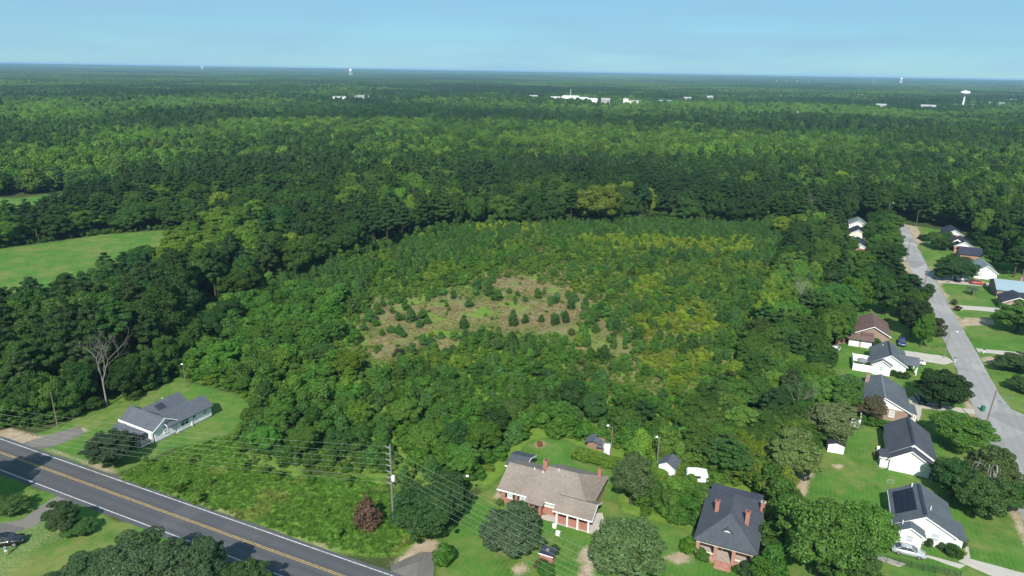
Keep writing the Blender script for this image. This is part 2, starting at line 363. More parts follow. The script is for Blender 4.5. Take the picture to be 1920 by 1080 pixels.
field = np.max([wz(p, 1.5, 1.0) for p in (Z_FIELD1, Z_FIELD2)], 0); tall = np.max([wz(Z_TALL), wz(Z_BACKY), wz(Z_WEEDY)], 0)
belt = np.maximum(wz(Z_BELT), wz(Z_THICK))
w_l = np.maximum(lawn * (1 - belt), field * .8); w_w = np.clip(np.maximum.reduce([plant, tall]), 0, 1) * (1 - w_l)
w_d = np.clip(np.maximum(clear * np.clip(fnoise(Q, 17, 21) * 2.6 - .86, .0, .9), opn * .8), 0, 1)
w_b = np.zeros(len(Q))
DIRT = [Up([(-60, 800), (0, 798), (45, 812), (95, 818), (140, 803), (158, 800), (165, 808), (120, 828), (75, 842), (40, 838), (0, 834), (-60, 820)]),
        Up([(1078, 1110), (1085, 1040), (1098, 1018), (1112, 1035), (1110, 1110)]), Up([(730, 1052), (760, 1040), (785, 1020), (800, 1012), (822, 1018), (815, 1034), (780, 1036), (752, 1062)]),
        [(37.2, 232), (36.5, 262), (36.8, 300), (38.5, 335), (40.5, 338), (40.5, 232)], Up([(1800, 604), (1812, 595), (1858, 598), (1862, 608), (1815, 612)]), Up([(1832, 672), (1850, 668), (1900, 672), (1895, 680), (1850, 682)]),
        Up([(1475, 905), (1500, 880), (1530, 870), (1518, 905), (1505, 930), (1490, 925)]), Up([(1560, 873), (1572, 871), (1580, 876), (1570, 880)]), [(38.8, 100), (38.6, 175), (40.4, 175), (40.4, 100)],
        Up([(1000, 833), (1012, 828), (1022, 833), (1012, 840)]), Up([(960, 1062), (990, 1050), (1000, 1068), (970, 1080)]), Up([(1250, 1040), (1290, 1035), (1300, 1055), (1260, 1060)]), Up([(1695, 420), (1720, 425), (1735, 455), (1722, 460), (1705, 440)]),
        [(-130, 68.6), (-95, 68.6), (-46, 68.6), (-46, 69.3), (-95, 69.5), (-130, 69.8)], [(46.4, 225), (47.6, 225), (47.6, 300), (46.4, 300)], [(18.6, 131), (18.4, 137), (19.6, 138), (20.6, 130)], Up([(940, 905), (948, 925), (940, 945), (930, 935)]), Up([(1110, 985), (1128, 965), (1135, 985), (1118, 1000)])]
for p in DIRT: w_b = np.maximum(w_b, wz(p, .7, .35))
W[near, 0] = w_l; W[near, 1] = w_w; W[near, 2] = w_d; W[near, 3] = w_b
S1 = wz([(-120, 40), (-95, 40), (-97, 57), (-104, 59), (-116, 52)], 3, 1.8) * .36
W[near, 3] = np.maximum(W[near, 3], S1)
def rise_far(Q):
    t = np.clip((np.hypot(Q[:, 0], Q[:, 1]) - 4500) / 9500, 0, 1); return 30 * t * t * (3 - 2 * t)
nx, ny = len(gx), len(gy)
idx = np.arange(nx * ny).reshape(ny, nx)
F = np.stack([idx[:-1, :-1].ravel(), idx[:-1, 1:].ravel(), idx[1:, 1:].ravel(), idx[1:, :-1].ravel()], 1)
me = bpy.data.meshes.new('ground')
me.vertices.add(len(P)); me.vertices.foreach_set('co', np.column_stack([P, rise_far(P)]).astype(np.float32).ravel())
me.loops.add(F.size); me.loops.foreach_set('vertex_index', F.ravel().astype(np.int32))
me.polygons.add(len(F)); me.polygons.foreach_set('loop_start', np.arange(0, F.size, 4, dtype=np.int32)); me.update()
ca = me.color_attributes.new('zone', 'FLOAT_COLOR', 'POINT'); ca.data.foreach_set('color', W.astype(np.float32).ravel())
mt, nt, b = newmat('ground_cover', .95, .1)
at = N(nt, 'ShaderNodeAttribute', attribute_name='zone'); sc_ = N(nt, 'ShaderNodeSeparateColor'); nt.links.new(at.outputs['Color'], sc_.inputs[0])
p = geopos(nt); nA = noise(nt, .09, 5, p); nB = noise(nt, .55, 5, p); nC = noise(nt, 3.5, 3, p); nD = noise(nt, .22, 4, p)
floor_c = mixc(nt, (.036, .050, .018), (.065, .095, .026), nB)
lawn_c = mixc(nt, (.052, .140, .020), (.082, .190, .030), mapr(nt, nD, .35, .65)); lawn_c = mixc(nt, lawn_c, (.20, .205, .065), mapr(nt, mathn(nt, 'MULTIPLY', nA, mathn(nt, 'ADD', nB, .45)), .42, .66, 0, .85)); lawn_c = mixc(nt, lawn_c, (.035, .085, .015), mapr(nt, nC, .5, .85, 0, .6)); mw = N(nt, 'ShaderNodeTexWave'); mw.inputs['Scale'].default_value = .42; mw.inputs['Distortion'].default_value = 2.5; mw.inputs['Detail'].default_value = 3; mw.inputs['Detail Scale'].default_value = .6; nt.links.new(p, mw.inputs['Vector']); lawn_c = mixc(nt, lawn_c, (.10, .205, .034), mapr(nt, mw.outputs['Fac'], .45, .9, 0, .35)); nE = noise(nt, 1.3, 6, p); lawn_c = mixc(nt, lawn_c, (.18, .165, .075), mapr(nt, nE, .57, .76, 0, .75)); lawn_c = mixc(nt, lawn_c, (.030, .10, .018), mapr(nt, nE, .22, .40, .6, 0))
weed_c = mixc(nt, (.090, .175, .024), (.165, .255, .040), mapr(nt, nB, .3, .7)); weed_c = mixc(nt, weed_c, (.175, .225, .055), mapr(nt, nD, .5, .8, 0, .6))
dry_c = mixc(nt, (.215, .175, .095), (.14, .155, .05), mapr(nt, nD, .38, .62)); dry_c = mixc(nt, dry_c, (.28, .23, .15), mapr(nt, nB, .55, .8, 0, .6))
dirt_c = mixc(nt, (.30, .225, .145), (.44, .37, .27), mapr(nt, nB, .35, .7))
def thr(s, w): return mapr(nt, mathn(nt, 'ADD', s, mathn(nt, 'MULTIPLY', mathn(nt, 'SUBTRACT', nC, .5), w)), .3, .7)
col = mixc(nt, floor_c, weed_c, thr(sc_.outputs[1], .9)); col = mixc(nt, col, lawn_c, thr(sc_.outputs[0], .6)); col = mixc(nt, col, dry_c, thr(sc_.outputs[2], 1.3)); col = mixc(nt, col, dirt_c, thr(at.outputs['Alpha'], 1.0))
col = mixc(nt, tuple([.0] * 3), col, mapr(nt, nC, .1, .55, .72, 1.0))
nt.links.new(col, b.inputs['Base Color']); bump(nt, b, nC, .12, .7)
me.materials.append(mt); ground = bpy.data.objects.new('ground', me); COL.objects.link(ground); tag(ground, kind='structure', label='ground of lawns, weeds, dry grass and woodland floor')

# ------------------------------------------------------------------ roads and drives
def sheet(name, pts, z, mat, label, kind='structure', parent=None):
    mb = MB(); mb.add([(x, y, z) for x, y in pts], [tuple(range(len(pts)))])
    me = mb.mesh(name, mat)
    bm = bmesh.new(); bm.from_mesh(me); bmesh.ops.triangulate(bm, faces=bm.faces, ngon_method='EAR_CLIP'); bm.normal_update()
    for f in bm.faces:
        if f.normal.z < 0: f.normal_flip()
    bm.to_mesh(me); bm.free()
    o = bpy.data.objects.new(name, me); COL.objects.link(o); o['label'] = label
    if parent: o.parent = parent
    else: o['kind'] = kind
    return o
def rag(p0, p1, n, amp, seed):
    r = random.Random(seed); return [(p0[0] + (p1[0] - p0[0]) * i / n + r.uniform(-amp, amp), p0[1] + (p1[1] - p0[1]) * i / n + r.uniform(-amp, amp)) for i in range(n + 1)]
def densify(poly, step, amp, seed):
    out = []; n = len(poly)
    for i in range(n):
        a, b_ = poly[i], poly[(i + 1) % n]; d = math.hypot(a[0] - b_[0], a[1] - b_[1]); k = max(1, int(d / step))
        out += rag(a, b_, k, amp, seed + i)[:-1]
    return out
road = sheet('road', rag((-420, 60.5), (120, 60.5), 260, .12, 1) + rag((120, 68.75), (-420, 68.75), 260, .12, 2), .010, road_mat, 'dark two-lane asphalt highway with white edge lines and double yellow centre line')
def stripe(name, y, w, mat):
    mb = MB()
    for i in range(54): mb.add([(-420 + i * 10, y - w / 2, .015), (-410 + i * 10, y - w / 2, .015), (-410 + i * 10, y + w / 2, .015), (-420 + i * 10, y + w / 2, .015)], [(0, 1, 2, 3)])
    return mb.build(name, mat, road)
stripe('edge_line', 68.05, .15, line_white); stripe('edge_line', 61.35, .15, line_white); stripe('centre_line', 64.86, .13, line_yellow); stripe('centre_line', 65.16, .13, line_yellow)
street = sheet('street', densify(S_STREET, 3, .16, 5), .010, street_mat, 'old pale grey asphalt residential street with cracked patches')
for i, (nm, pts, mat, lb) in enumerate([
    ('driveway', Up([(60, 846), (105, 836), (160, 812), (150, 800), (100, 812), (40, 832)]), drive_mat, 'worn gravelly driveway of the blue-white house'),
    ('driveway', Up([(735, 1060), (790, 1034), (814, 1036), (812, 1110), (730, 1110)]), drive_mat, 'cracked asphalt drive apron beside the highway'),
    ('driveway', Up([(92, 938), (118, 926), (150, 942), (112, 958), (60, 988), (10, 1004), (-60, 1015), (-60, 995), (40, 975)]), drive_mat, 'shaded asphalt side drive south of the highway'),
    ('driveway', Up([(1795, 572), (1882, 578), (1880, 586), (1790, 579)]), concrete, 'pale concrete drive to the dark-roofed house east of the street'),
    ('driveway', Up([(1752, 521), (1770, 519), (1862, 532), (1862, 538), (1762, 530)]), concrete, 'pale drive with parked pickup and red wagon'),
    ('driveway', Up([(1830, 653), (1945, 664), (1945, 672), (1834, 660)]), concrete, 'narrow pale drive crossing the east lawn'),
    ('driveway', Up([(1795, 1052), (1810, 1045), (1960, 1085), (1960, 1120), (1860, 1080)]), concrete, 'wide concrete drive at the house with solar panels'),
    ('path', Up([(1731, 1043), (1738, 1040), (1812, 1060), (1800, 1066)]), concrete, 'thin concrete strip beside the silver sedan'),
    ('path', Up([(1808, 1052), (1803, 1010), (1812, 1010), (1820, 1046)]), concrete, 'concrete front walk beside the solar house'),
    ('path', Up([(1638, 1035), (1650, 1041), (1700, 1058), (1685, 1062), (1640, 1048)]), concrete, 'worn pale wheel track by the silver sedan'),
    ('driveway', Up([(1695, 657), (1772, 668), (1790, 678), (1770, 684), (1700, 672)]), concrete, 'drive beside the house with the white yard fence'),
    ('driveway', Up([(1702, 745), (1722, 742), (1735, 752), (1780, 762), (1830, 768), (1826, 776), (1730, 766), (1722, 790), (1712, 778)]), concrete, 'drive and walk of the grey-roofed brick house'),
    ('path', Up([(1636, 697), (1690, 703), (1690, 708), (1636, 702)]), concrete, 'narrow side walk by the three clipped shrubs'),
    ('driveway', Up([(1680, 482), (1702, 484), (1702, 489), (1680, 487)]), concrete, 'short pale drive among the street trees'),
    ('path', Up([(1098, 962), (1130, 962), (1136, 985), (1112, 1002), (1060, 985), (1010, 972), (1012, 966)]), concrete, 'pale concrete apron of the tan-roofed brick house')]):
    sheet(nm, densify(pts, 1.5, .1, 40 + i), .0055 + .0002 * i, mat, lb)

# ------------------------------------------------------------------ houses
def gable_roof(mb, u0, u1, v0, v1, h, rise, ax='v', ov=.45, og=.35, t=.16, mid=None):
    """two sloping slabs; ax is the direction of the ridge; returns slope"""
    if ax == 'v':
        mid = (u0 + u1) / 2 if mid is None else mid
        sl0 = rise / (mid - u0); sl1 = rise / (u1 - mid); a, b_ = v0 - og, v1 + og
        L_ = (u0 - ov, h - ov * sl0); T = (mid, h + rise); R_ = (u1 + ov, h - ov * sl1)
        poly = [(L_[0], L_[1] + .0), (T[0], T[1]), (R_[0], R_[1]), (R_[0], R_[1] - t), (T[0], T[1] - t), (L_[0], L_[1] - t)]
        mb.add([(p[0], a, p[1]) for p in poly] + [(p[0], b_, p[1]) for p in poly],
               [(0, 1, 4, 5), (1, 2, 3, 4), (11, 10, 7, 6), (10, 9, 8, 7), (0, 6, 7, 1), (1, 7, 8, 2), (2, 8, 9, 3), (3, 9, 10, 4), (4, 10, 11, 5), (5, 11, 6, 0)])
    else:
        m2 = MB(); gable_roof(m2, v0, v1, u0, u1, h, rise, 'v', ov, og, t, mid)
        mb.add([(p[1], p[0], p[2]) for p in m2.v], m2.f)
def gable_wall(mb, u0, u1, v0, v1, h, rise, ax='v', z0=0.0, mid=None, gap=.17):
    """box of walls with its two gables, open under the roof slabs"""
    if ax == 'v':
        mid = (u0 + u1) / 2 if mid is None else mid
        g = gap
        poly = [(u0, z0), (u1, z0), (u1, h - g), (mid, h + rise - g), (u0, h - g)]
        mb.prism(poly, 'y', v0, v1)
    else:
        mid = (v0 + v1) / 2 if mid is None else mid
        mb.prism([(v0, z0), (v1, z0), (v1, h - gap), (mid, h + rise - gap), (v0, h - gap)], 'x', u0, u1)
def rake_trim(mb, u0, u1, v, h, rise, ov=.45, mid=None, w=.2, d=.05):
    """white board along a front gable"""
    mid = (u0 + u1) / 2 if mid is None else mid
    s0 = rise / (mid - u0); s1 = rise / (u1 - mid)
    for (a, za, b_, zb) in ((u0 - ov, h - ov * s0, mid, h + rise), (mid, h + rise, u1 + ov, h - ov * s1)):
        mb.prism([(a, za - w), (b_, zb - w), (b_, zb + .012), (a, za + .012)], 'y', v - d, v - .003)
def window(parent, wall, x, z, w, h, pos, fr=white_paint, gl=glass, shutters=None):
    """wall: '-v','+v','-u','+u' and pos: the plane it sits in; frame proud of the wall, pane and sill inside it"""
    f = MB(); g = MB(); s = MB(); b_ = .09
    def bx(mb, a0, a1, z0, z1, d0, d1):
        if wall == '-v': mb.box(a0, a1, pos - d1, pos - d0, z0, z1)
        if wall == '+v': mb.box(a0, a1, pos + d0, pos + d1, z0, z1)
        if wall == '+u': mb.box(pos + d0, pos + d1, a0, a1, z0, z1)
        if wall == '-u': mb.box(pos - d1, pos - d0, a0, a1, z0, z1)
    bx(f, x - w / 2 - b_, x - w / 2, z, z + h, .0, .06); bx(f, x + w / 2, x + w / 2 + b_, z, z + h, .0, .06); bx(f, x - w / 2 - b_, x + w / 2 + b_, z + h, z + h + b_, .0, .06)
    bx(f, x - w / 2, x + w / 2, z + h / 2 - .035, z + h / 2 + .035, .02, .055)
    if w > 1.3: bx(f, x - .05, x + .05, z, z + h / 2 - .035, .02, .055); bx(f, x - .05, x + .05, z + h / 2 + .035, z + h, .02, .055)
    bx(g, x - w / 2, x + w / 2, z, z + h, .0, .018); bx(s, x - w / 2 - .15, x + w / 2 + .15, z - .1, z, .0, .1)
    o = f.build('window', fr, parent); g.build('pane', gl, o); s.build('sill', fr, o)
    if shutters:
        
        for q0 in (x - w / 2 - b_ - .42, x + w / 2 + b_): q = MB(); bx(q, q0, q0 + .42, z - .03, z + h + .05, 0, .05); q.build('shutter', shutters, o)
    return o
def door(parent, wall, x, z, w, h, pos, mat=white_paint, leaf_mat=None):
    f = MB(); d = MB(); k = MB()
    def bx(mb, a0, a1, z0, z1, d0, d1):
        if wall == '-v': mb.box(a0, a1, pos - d1, pos - d0, z0, z1)
        elif wall == '+u': mb.box(pos + d0, pos + d1, a0, a1, z0, z1)
        else: mb.box(pos - d1, pos - d0, a0, a1, z0, z1)
    bx(d, x - w / 2, x + w / 2, z, z + h, 0, .04); bx(f, x - w / 2 - .1, x - w / 2, z, z + h, 0, .07); bx(f, x + w / 2, x + w / 2 + .1, z, z + h, 0, .07); bx(f, x - w / 2 - .1, x + w / 2 + .1, z + h, z + h + .1, 0, .07); bx(k, x + w * .35, x + w * .35 + .06, z + 1.0, z + 1.1, .04, .09)
    o = d.build('door', leaf_mat or dark_metal, parent); f.build('door_frame', mat, o); k.build('handle', grey_pole, o)
def chimney(parent, x, y, z0, z1, s=.55, mat=red_brick):
    mb = MB(); mb.box(x - s / 2, x + s / 2, y - s / 2, y + s / 2, z0, z1); mb.box(x - s / 2 - .06, x + s / 2 + .06, y - s / 2 - .06, y + s / 2 + .06, z1, z1 + .14)
    o = mb.build('chimney', mat, parent); f = MB(); f.box(x - s / 4, x + s / 4, y - s / 4, y + s / 4, z1 + .14, z1 + .22); f.build('flue', dark_metal, o)
def vent(parent, x, y, z, r=.07, h=.4, mat=white_paint): MB().tube((x, y, z - .3), (x, y, z + h), r, r, 8).build('vent_pipe', mat, parent)
def posts(parent, pts, z0, z1, w, mat, name='porch_post'):
    for x, y in pts:
        mb = MB(); mb.box(x - w / 2, x + w / 2, y - w / 2, y + w / 2, z0, z1); mb.box(x - w / 2 - .05, x + w / 2 + .05, y - w / 2 - .05, y + w / 2 + .05, z1 - .14, z1 - .02); mb.build(name, mat, parent)
def ridge_vent(parent, x, y0, y1, z, mat, w=.28):
    mb = MB(); mb.prism([(x - w, z - .05), (x, z + .07), (x + w, z - .05), (x, z + .0)], 'y', y0, y1); mb.build('ridge_cap', mat, parent)

# H1 - pale blue house beside the highway
h = thing('house', 'pale blue clapboard house with slate-grey roof of three ridges beside the highway', 'house')
w = MB(); gable_wall(w, -118.9, -109.3, 79.6, 84.2, 3.0, 1.6, 'u', .35); gable_wall(w, -113.3, -108.85, 84.2, 92.2, 3.0, 1.45, 'v', .35); gable_wall(w, -118.9, -113.3, 84.2, 90.2, 3.0, 1.7, 'v', .35); w.build('wall', blue_siding, h)
w = MB(); w.box(-118.8, -109.4, 79.7, 84.1, 0, .35); w.box(-113.2, -108.95, 84.1, 92.1, 0, .35); w.box(-118.8, -113.2, 84.1, 90.1, 0, .35); w.build('foundation', concrete, h)
r = MB(); gable_roof(r, -118.9, -109.3, 79.6, 84.2, 3.0, 1.6, 'u', .5, .45); r.build('roof', roof_grey, h)
r = MB(); gable_roof(r, -113.3, -108.85, 82.1, 92.2, 3.02, 1.45, 'v', .55, .3); r.build('roof', roof_grey, h)
r = MB(); gable_roof(r, -118.9, -113.3, 82.0, 90.2, 3.05, 1.7, 'v', .55, .3); sk = r.build('roof', roof_grey, h)
q = MB(); q.slab([(-115.5, 84.3, 4.42), (-114.2, 84.3, 3.62), (-114.2, 86.1, 3.62), (-115.5, 86.1, 4.42)], .02); q.build('patched_roof_square', roof_navy, h)
t = MB(); t.box(-119.4, -108.86, 78.99, 79.05, 2.55, 2.86); t.prism([(79.0, 2.6), (79.0, 2.88), (81.9, 4.63), (84.7, 2.88), (84.7, 2.7), (81.9, 4.4)], 'x', -108.84, -108.78); t.prism([(-114.0, 2.72), (-111.07, 4.28), (-108.3, 2.7), (-108.3, 2.9), (-111.07, 4.5), (-114.0, 2.9)], 'y', 81.72, 81.78); t.build('fascia', white_paint, h)
t = MB(); t.box(-119.2, -118.6, 78.9, 79.25, .5, 2.7); t.box(-109.9, -109.3, 78.9, 79.25, .5, 2.7); t.prism([(-118.6, 2.2), (-117.2, 2.55), (-111.3, 2.55), (-109.9, 2.2), (-109.9, 2.7), (-118.6, 2.7)], 'y', 78.92, 79.22); t.build('porch_arch', white_paint, h)
r = MB(); r.slab([(-119.0, 77.3, 2.12), (-110.9, 77.3, 2.12), (-110.9, 78.85, 2.48), (-119.0, 78.85, 2.48)], .1); r.build('porch_roof', roof_grey, h)
dk = MB(); dk.box(-119.0, -109.9, 77.2, 79.6, .42, .55); dk = dk.build('porch_deck', wood, h)
rail = MB()
for i in range(10): rail.box(-110.02 - i * .98, -109.94 - i * .98, 77.22, 77.3, .55, 1.5 if i else 2.15)
for z in (1.0, 1.42): rail.box(-119, -109.94, 77.23, 77.29, z, z + .07); rail.box(-110.0, -109.93, 77.3, 79.5, z, z + .07)
rail.box(-119.05, -109.85, 77.12, 77.2, .30, .56); rail.box(-109.9, -109.82, 77.2, 79.5, .30, .56)
rail.build('porch_railing', white_paint, dk)
window(h, '+u', 82.0, 1.25, .75, 1.35, -109.3, gl=curtain); window(h, '+u', 85.9, 1.15, 1.7, 1.4, -108.85); window(h, '+u', 88.1, 1.75, .7, .9, -108.85); window(h, '+u', 90.7, 1.25, .9, 1.4, -108.85, gl=curtain)
q = MB(); q.box(-108.85, -108.72, 87.3, 87.55, .2, 2.9); q.build('corner_board', white_paint, h)
vent(h, -116.6, 87.0, 4.4)
M_ = Matrix.Translation((-109.3, 79.6, 0)) @ Matrix.Rotation(R(-4), 4, 'Z') @ Matrix.Translation((109.3, -79.6, 0)); h.matrix_world = M_


# H2 - brick house with tan roof
h = thing('house', 'long red brick ranch house with weathered tan roof and white-posted carport', 'house')
w = MB(); gable_wall(w, -41.0, -34.3, 91.0, 99.9, 3.0, 2.05, 'u'); 
w.box(-34.3, -25.8, 91.0, 101.5, 0, 2.85); w.build('wall', red_brick, h)
r = MB(); gable_roof(r, -41.0, -33.9, 91.0, 99.9, 3.0, 2.05, 'u', .55, .45); r.build('roof', roof_tan, h)
r = MB()
E0, E1, F0, F1 = -34.6, -25.3, 90.45, 102.0; zr = 5.55; m_ = 96.4; rx = -29.2
A_ = [(E0, F0, 2.78), (E1, F0, 2.78), (E1, F1, 2.78), (E0, F1, 2.78), (E0, m_, zr), (rx, m_, zr)]
r.add(A_ + [(p[0], p[1], 2.64) for p in A_[:4]], [(0, 1, 5, 4), (1, 2, 5), (2, 3, 4, 5), (3, 0, 4), (9, 8, 7, 6), (0, 6, 7, 1), (1, 7, 8, 2), (2, 8, 9, 3), (3, 9, 6, 0)])
r.build('roof', roof_tan, h)
r = MB(); gable_roof(r, -30.4, -24.7, 89.4, 93.9, 2.86, 1.05, 'u', .5, .45, .14); r.build('carport_roof', roof_tan, h)
w = MB(); w.prism([(89.5, 2.72), (93.8, 2.72), (91.65, 3.72)], 'x', -24.95, -24.75); w.build('carport_gable', blue_siding, h)
t = MB(); t.box(-41.5, -30.95, 90.36, 90.43, 2.5, 2.74); t.box(-30.9, -24.2, 88.80, 88.87, 2.45, 2.66); t.prism([(88.85, 2.44), (88.85, 2.64), (91.65, 3.92), (94.4, 2.64), (94.4, 2.44), (91.65, 3.72)], 'x', -24.24, -24.18); t.build('fascia', white_paint, h)
w = MB(); w.box(-30.3, -24.9, 89.55, 89.75, 0, 1.35); w.build('carport_wall', red_brick, h)
posts(h, [(-30.3, 89.4), (-28.5, 89.4), (-26.75, 89.4), (-24.95, 89.4)], 0, 2.7, .26, white_paint, 'carport_post')
q = MB(); q.box(-30.4, -24.4, 89.3, 93.8, .0, .06); q.build('carport_slab', concrete, h)
window(h, '-v', -39.3, 1.2, .75, 1.35, 91.0, gl=curtain, shutters=dark_metal); window(h, '-v', -36.6, 1.3, 1.6, 1.2, 91.0, gl=curtain, shutters=dark_metal); door(h, '-v', -34.4, .45, .9, 2.05, 91.0); window(h, '-v', -32.3, 1.6, 1.7, .7, 91.0, gl=curtain)
st = MB(); st.box(-35.6, -33.2, 89.5, 91.0, 0, .45); st.box(-35.2, -33.6, 89.15, 89.5, 0, .3); st.box(-35.2, -33.6, 88.8, 89.15, 0, .15); st.build('front_step', red_brick, h)
posts(h, [(-35.4, 89.9), (-33.4, 89.9)], .45, 2.65, .42, red_brick, 'brick_column')
r = MB(); r.slab([(-36.0, 89.3, 2.52), (-32.8, 89.3, 2.52), (-32.8, 90.5, 2.80), (-36.0, 90.5, 2.80)], .12); r.build('stoop_roof', roof_tan, h)
chimney(h, -35.2, 96.9, 4.3, 6.1, .75); chimney(h, -26.4, 100.0, 2.9, 5.0, .55)
for x, y, z in ((-36.6, 95.2, 5.0), (-35.0, 95.0, 4.9), (-32.5, 96.0, 5.4)): vent(h, x, y, z)
q = MB(); q.box(-30.9, -30.2, 90.5, 91.3, 2.95, 3.12); q.build('roof_flashing', white_paint, h)

# brick outbuilding behind it
h = thing('garage', 'small brick outbuilding with charcoal roof behind the tan-roofed ranch house', 'outbuilding')
w = MB(); gable_wall(w, -43.1, -39.9, 98.5, 103.0, 2.6, .75, 'u'); w.build('wall', red_brick, h)
r = MB(); gable_roof(r, -43.1, -39.9, 98.5, 103.0, 2.6, .75, 'u', .45, .35); r.build('roof', roof_dark, h)
q = MB(); q.box(-42.9, -40.2, 98.43, 98.5, .05, 2.2); q = q.build('garage_door', white_paint, h)
for i in range(4):
    g = MB(); g.box(-42.85, -40.25, 98.40, 98.428, .1 + i * .52, .56 + i * .52); g.build('door_panel', white_paint, q)
t = MB(); t.box(-43.45, -39.55, 98.0, 98.06, 2.18, 2.42); t.prism([(98.0, 2.2), (98.0, 2.42), (100.75, 3.34), (103.5, 2.42), (103.5, 2.2), (100.75, 3.12)], 'x', -39.54, -39.48); t.build('fascia', white_paint, h)

# pump house
h = thing('pump_house', 'tiny brick pump house with flat dark roof on the lawn before the ranch house', 'pump house')
x, y = U(1027, 1051)
w = MB(); w.box(x - .95, x + .95, y - .8, y + .8, 0, 1.55); w.build('wall', red_brick, h)
r = MB(); r.slab([(x - 1.15, y - 1.0, 1.72), (x + 1.15, y - 1.0, 1.72), (x + 1.15, y + 1.0, 1.82), (x - 1.15, y + 1.0, 1.82)], .14); r.build('roof', roof_navy, h)
w = MB(); w.box(x - 1.16, x + 1.16, y - 1.04, y - 1.003, 1.56, 1.73); w.build('fascia', white_paint, h)
MB().lathe([(.0, .0), (.3, .0), (.3, .12), (.0, .16)], (x - .1, y + .1, 1.77), 10).build('vent_cap', grey_pole, h)
door(h, '+u', y, .05, .7, 1.4, x + .95, wood, wood)

# H3 - hip-roofed brick bungalow
h = thing('house', 'old brick bungalow with big dark hip roof, three chimneys and front porch', 'house')
w = MB(); w.box(-8.3, -.2, 93.2, 104.3, 0, 3.5); w.build('wall', pink_brick, h)
r = MB(); E0, E1, F0, F1 = -8.85, .35, 90.3, 104.6
A_ = [(E0, F0, 3.5), (E1, F0, 3.5), (E1, F1, 3.5), (E0, F1, 3.5), (-4.3, 94.9, 6.35), (-4.3, 100.3, 6.35)]
r.add(A_ + [(p[0], p[1], 3.34) for p in A_[:4]], [(0, 1, 4), (1, 2, 5, 4), (2, 3, 5), (3, 0, 4, 5), (9, 8, 7, 6), (0, 6, 7, 1), (1, 7, 8, 2), (2, 8, 9, 3), (3, 9, 6, 0)]); r.build('roof', roof_dark, h)
r = MB(); gable_roof(r, -8.0, -.4, 104.2, 106.6, 3.3, .9, 'u', .3, .3, .12); r.build('rear_roof', roof_navy, h)
w = MB(); w.box(-7.9, -.5, 104.3, 106.4, 0, 3.1); w.build('rear_wall', pink_brick, h)
q = MB(); q.box(-8.4, -.1, 90.7, 93.2, 0, .6); q.build('porch_floor', pink_brick, h)
q = MB(); q.box(-8.45, -.05, 90.72, 91.02, 2.85, 3.32); q.build('porch_beam', cream_siding, h)
posts(h, [(-8.2, 90.95), (-5.6, 90.95), (-3.0, 90.95), (-.35, 90.95)], .6, 2.86, .5, pink_brick, 'brick_column')
for q0, q1 in ((-7.9, -5.9), (-2.7, -.65)): q = MB(); q.box(q0, q1, 90.85, 91.0, .6, 1.25); q = q.build('porch_parapet', pink_brick, h); c_ = MB(); c_.box(q0 - .05, q1 + .05, 90.8, 91.05, 1.25, 1.33); c_.build('parapet_cap', cream_siding, q)
for i in range(4):
    q = MB(); q.box(-5.5, -3.1, 90.68 - .32 * (i + 1), 90.68 - .32 * i, 0, .6 - .14 * (i + 1)); q.build('front_step', pink_brick, h)
window(h, '-v', -6.9, 1.2, 1.3, 1.5, 93.2, gl=curtain); door(h, '-v', -4.2, .6, 1.0, 2.1, 93.2); window(h, '-v', -1.7, 1.2, 1.3, 1.5, 93.2, gl=curtain); window(h, '-u', 96.0, 1.2, 1.0, 1.5, -8.3); window(h, '-u', 100.0, 1.2, 1.0, 1.5, -8.3)
d = MB(); d.prism([(-5.0, 4.55), (-3.7, 4.55), (-3.7, 4.72), (-4.35, 5.05), (-5.0, 4.72)], 'y', 92.3, 94.6); dm = d.build('dormer', roof_dark, h)
d = MB(); d.prism([(-5.3, 4.66), (-4.35, 5.14), (-3.4, 4.66), (-3.4, 4.74), (-4.35, 5.24), (-5.3, 4.74)], 'y', 92.1, 94.9); d.build('dormer_roof', roof_dark, dm)
d = MB(); d.prism([(-4.9, 4.6), (-3.8, 4.6), (-3.8, 4.7), (-4.35, 4.96), (-4.9, 4.7)], 'y', 92.25, 92.297); d.build('dormer_louvre', white_paint, dm)
chimney(h, -6.5, 96.6, 4.5, 6.7, .6); chimney(h, -1.9, 95.4, 4.6, 6.9, .6); chimney(h, .0, 101.5, 0, 5.3, .65)

# H4 - white house with solar panels
h = thing('house', 'white sided house with solar panels on its slate roof, silver sedan in front', 'house')
w = MB(); gable_wall(w, 19.6, 27.7, 109.0, 118.6, 2.75, 2.3, 'v', mid=23.4); gable_wall(w, 19.62, 23.2, 107.0, 109.0, 2.73, 1.02, 'v', mid=21.4); w.build('wall', white_siding, h)
r = MB(); gable_roof(r, 19.6, 27.7, 109.05, 118.6, 2.75, 2.3, 'v', .45, .35, mid=23.4); r.build('roof', roof_slate, h)
r = MB(); gable_roof(r, 19.6, 23.2, 107.0, 108.7, 2.745, 1.04, 'v', .45, .35, mid=21.4); r.build('front_roof', roof_slate, h)
w = MB(); w.box(27.7, 29.0, 109.4, 113.6, 0, 2.1); w.build('side_wall', white_siding, h)
r = MB(); r.slab([(27.5, 109.0, 2.72), (29.5, 109.0, 2.2), (29.5, 114.0, 2.2), (27.5, 114.0, 2.72)], .12); r.build('side_roof', roof_slate, h)
t = MB(); rake_trim(t, 19.6, 27.7, 108.7, 2.75, 2.3, mid=23.4); rake_trim(t, 19.6, 23.2, 106.65, 2.745, 1.04, mid=21.4); t.box(19.1, 19.15, 107, 118.6, 2.3, 2.5); t.build('fascia', white_paint, h)
window(h, '-v', 21.5, 1.1, .9, 1.1, 107.0, gl=curtain); window(h, '-v', 25.2, 1.0, 1.0, 1.3, 109.0, gl=curtain)
